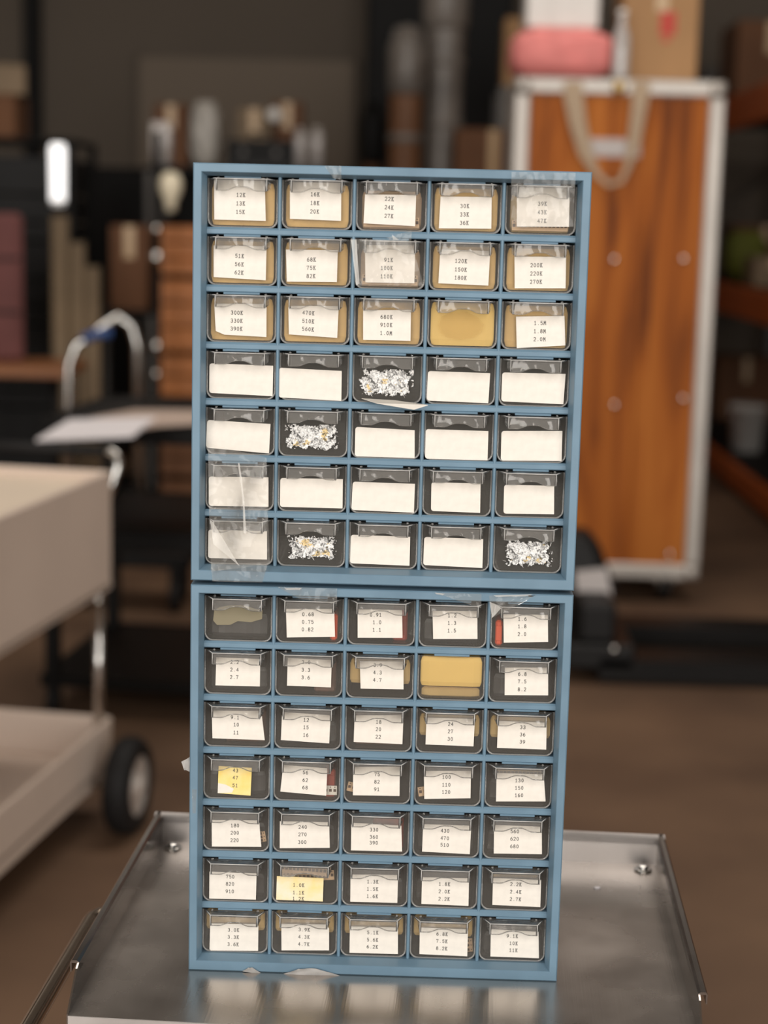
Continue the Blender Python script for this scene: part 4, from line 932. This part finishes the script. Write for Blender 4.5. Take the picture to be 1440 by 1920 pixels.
for sx in (-hw + .12, hw - .12):
    for sy in (.08, kd - .08):
        c = MB(); c.box(sx - .05, sx + .05, sy - .05, sy + .05, kz0 - .012, kz0, .002); c.prism([(sx - .025, sy - .03, kz0 - .012), (sx - .025, sy + .03, kz0 - .012), (sx - .025, sy + .02, .05), (sx - .025, sy - .02, .05)], (.05, 0, 0)); c.build('caster_fork', 'alu', tk)
        MB().lathe([(.004, -.018), (.056, -.018), (.062, -.008), (.062, .008), (.056, .018), (.004, .018)], (sx, sy, .062), 'x', 24).build('caster_wheel', 'rubber', tk)
cxk = (kx0 + kx1) / 2
# on the trunk
a, b = at_y(948, 148, ky + .2), at_y(1150, 148, ky + .2); pz = at_y(1050, 50, ky + .05).z
pk = blob(((a.x + b.x) / 2, ky + .22, kz1), (b.x - a.x) * .945, .40, pz - kz1, 'soft_bag', 'pink_fabric', 'pink soft bag lying on top of the wooden case', 'bag', 2, None, .05, 5.0, .40)
for zz_ in (.35, .55, .75):
    m = MB(); hh = (pz - kz1); m.tube([(-.12, -.185, hh * zz_), (-.04, -.195, hh * zz_ + .004), (.05, -.195, hh * zz_ - .003), (.13, -.186, hh * zz_ + .002)], .006, 8); m.build('stitched_fold', 'pink_fabric', pk)
a, b = at_y(988, 20, ky + .1), at_y(1124, 20, ky + .1)
wb_ = thing('white_box', 'white box resting on the pink bag', 'box', ((a.x + b.x) / 2, ky + .25, pz + .001)); ww = (b.x - a.x) / 2
box(-ww, ww, -.15, .15, 0, .20, .008).build('tub', 'white_paint', wb_); box(-ww - .006, ww + .006, -.156, .156, .20, .235, .006).build('lid', 'white_paint', wb_)
for sx in (-ww * .33, ww * .33): box(sx - .006, sx + .006, -.153, -.15, .01, .19, .002).build('rib', 'white_paint', wb_)
a, b = at_y(1162, 140, ky + .2), at_y(1302, 140, ky + .2)
carton((a.x + b.x) / 2, ky + .33, kz1, (b.x - a.x), .36, .42, 'brown cardboard box with a red printed mark on the wooden case', 0, 'cardboard', True, 'box', 'cardboard_box', True)
a = at_y(1168, 60, ky - .0)
bo = thing('clear_bottle', 'clear shiny bottle between the pink bag and the cardboard box', 'bottle', (a.x, ky + .033, kz1))
MB().lathe([(.004, 0), (.028, 0), (.031, .02), (.031, .15), (.014, .20), (.014, .23), (.004, .23)], (0, 0, 0), 'z', 20).build('bottle_body', 'glass_jar', bo)
MB().lathe([(.004, .225), (.017, .225), (.017, .25), (.004, .25)], (0, 0, 0), 'z', 16).build('bottle_cap', 'white_paint', bo)

# ------------------------------------------------------------------ orange pallet rack along the right
def plane_x(px, py, X): d = ray(px, py); return CAM + d * ((X - CAM.x) / d.x)
q = at_z(1440, 950, .10); RX = q.x
pr_ = thing('pallet_rack', 'orange beamed pallet rack standing along the right side', 'rack', (RX, 0, 0))
Y0, Y1 = 4.6, 11.6
beams = [(plane_x(1440, 925, RX).z + .0, plane_x(1440, 972, RX).z), (plane_x(1440, 548, RX).z, plane_x(1440, 612, RX).z), (plane_x(1440, 150, RX).z, plane_x(1440, 222, RX).z)]
for zt, zb in beams:
    for xx in (0, .95): box(xx, xx + .05, Y0, Y1, max(zb, .03), zt, .006).build('beam', 'orange_steel', pr_)
    for j in range(12): yj = Y0 + (Y1 - Y0) * (j + .5) / 12; box(.05, .95, yj - .18, yj + .18, zt - .025, zt - .003, .002).build('deck_board', 'black_metal', pr_)
for yy in (Y0, Y1):
    for xx in (.05, .88): box(xx, xx + .07, yy - .045, yy + .045, 0, 3.4, .006).build('upright', 'grey_metal', pr_)
    for zz_ in (.4, 1.3, 2.2): MB().tube([(.085, yy, zz_), (.915, yy, zz_ + .6)], .015, 8).build('brace', 'grey_metal', pr_)
def deck(i): return beams[i][0] - .002
def rack_at(px, i, dx): # point on deck i at photo column px, dx behind the front beam
    X = RX + dx
    z_ = deck(i); lo, hi = -500, 2500
    for _ in range(50):
        m_ = (lo + hi) / 2
        if plane_x(px, m_, X).z > z_: lo = m_
        else: hi = m_
    return plane_x(px, lo, X)
a = rack_at(1398, 0, .20)
t = thing('white_bucket', 'white bucket on the lowest orange rack beam', 'bucket', (a.x, a.y, deck(0)))
MB().lathe([(.004, 0), (.085, 0), (.105, .25), (.112, .25), (.112, .27), (.1, .27), (.004, .265)], (0, 0, 0), 'z', 24).build('pail', 'white_paint', t)
MB().tube([(.11, 0, .24)] + [(.115 * math.cos(R(q_)), -.03 * math.sin(R(q_)), .24 - .10 * math.sin(R(q_))) for q_ in range(20, 170, 20)] + [(-.11, 0, .24)], .004, 6).build('bail_handle', 'chrome', t)
a = rack_at(1395, 1, .22)
t = blob((a.x, a.y, deck(1)), .24, .24, .30, 'cloth_bundle', 'green_cloth', 'olive green cloth bundle on the middle rack level', 'cloth', 5, None, .2)
def rbox(px, i, dx, w_, d_, h_, m_, label):
    a = rack_at(px, i, dx); return carton(a.x, a.y, deck(i), w_, d_, h_, label, 0, m_)
rbox(1385, 0, .50, .4, .4, .42, 'cardboard_dark', 'dark carton behind the white bucket on the lowest rack level')
rbox(1420, 1, .62, .45, .4, .34, 'cardboard_dark', 'dark carton behind the green bundle on the middle rack level')
rbox(1440, 1, .20, .22, .3, .16, 'tan_box', 'small beige box beside the green bundle on the rack')
rbox(1360, 2, .30, .40, .6, .30, 'grey_metal', 'grey metal case on the top rack level')
rbox(1420, 2, .35, .40, .6, .5, 'cardboard_dark', 'tall dark carton on the top rack level')

# back rack behind the wooden case with an orange beam and cartons
by_ = 8.9
a = at_y(930, 330, by_)
bk2 = thing('back_rack', 'grey steel rack with an orange beam behind the wooden case', 'rack', (a.x, by_, 0))
bz = at_y(930, 160, by_).z
for sx in (0, .98):
    for sy in (0, .7): box(sx, sx + .07, sy, sy + .07, 0, bz, .006).build('upright', 'grey_metal', bk2)
for zz_ in (1.0, bz - .1):
    for sy in (.005, .715): box(.07, .98, sy, sy + .045, zz_, zz_ + .1, .005).build('beam', 'orange_steel', bk2)
    for j in range(3): box(.08 + j * .30, .08 + j * .30 + .28, .05, .715, zz_ + .075, zz_ + .097, .002).build('deck_board', 'black_metal', bk2)
carton(a.x + .17, by_ + .35, bz, .28, .4, .40, 'upright brown carton on the back rack behind the pink bag', 0, 'cardboard')
carton(a.x + .50, by_ + .38, bz, .34, .4, .30, 'wide brown carton on the back rack behind the white box', 0, 'cardboard_dark')
carton(a.x + .85, by_ + .38, bz, .30, .4, .50, 'tall grey carton on the back rack past the brown cartons', 0, 'grey_metal')

# ------------------------------------------------------------------ pallet jack on the floor
b1, b2 = at_z(1082, 1292, 0), at_z(1165, 1200, 0)
ny, fy = at_z(1300, 1290, 0).y, at_z(1300, 1200, 0).y
jx = at_z(1095, 1290, 0).x
pj = thing('pallet_jack', 'black pallet jack with two low forks and a grey label on its pump', 'pallet jack', (jx, (ny + fy) / 2, 0))
hh = (fy - ny) / 2
for sy in (-hh + .08, hh - .08):
    m = MB(); m.loft([[(x_, sy + s * w_, z_) for s, z_ in ((-1, .015), (1, .015), (1, h_), (-1, h_))] for x_, w_, h_ in ((.05, .08, .085), (1.05, .08, .08), (1.20, .06, .045))]); m.build('fork', 'black_metal', pj)
    MB().lathe([(.004, -.04), (.034, -.04), (.034, .04), (.004, .04)], (1.0, sy, .035), 'y', 16).build('roller', 'rubber', pj)
m = MB(); m.box(-.06, .16, -hh, hh, .05, .13, .01); m.box(-.02, .10, -hh + .02, hh - .02, .13, .26, .015); m.build('yoke', 'black_plastic', pj)
topz = at_y(1110, 995, (ny + fy) / 2).z
m = MB(); m.loft([[(x_ + a_ * w_, b_ * d_, z_) for a_, b_ in ((-1, -.6), (-.6, -1), (.6, -1), (1, -.6), (1, .6), (.6, 1), (-.6, 1), (-1, .6))] for x_, w_, d_, z_ in ((.03, .10, .12, .26), (.01, .095, .11, topz - .14), (-.02, .085, .10, topz - .04), (-.03, .06, .07, topz))]); m.build('pump_housing', 'black_plastic', pj)
la = [at_y(*p, (ny + fy) / 2 - .128) for p in ((1078, 1072), (1138, 1066), (1152, 1146), (1086, 1152))]
MB().prism([(p.x - jx, -.128, p.z) for p in la], (0, .012, 0)).build('data_label', 'label_grey', pj)
for sy in (-.07, .07): MB().lathe([(.006, -.028), (.08, -.028), (.09, -.02), (.09, .02), (.08, .028), (.006, .028)], (-.10, sy, .09), 'y', 28).build('steer_wheel', 'rubber', pj)
MB().tube([(-.05, 0, topz - .08), (-.30, 0, 1.05), (-.34, 0, 1.15)], .018, 12).build('tow_bar', 'black_metal', pj)
MB().tube([(-.34, 0, 1.13)] + [(-.34 - .0, .10 * math.sin(R(q_)), 1.22 - .10 * math.cos(R(q_))) for q_ in range(0, 361, 24)], .013, 10).build('grip', 'black_plastic', pj)
s = at_y(1151, 1217, ny - .001); MB().lathe([(.003, -.012), (.009, -.01), (.011, 0), (.003, 0)], (s.x - jx, -hh - .0, s.z), 'y', 14).build('pivot_pin', 'chrome', pj)
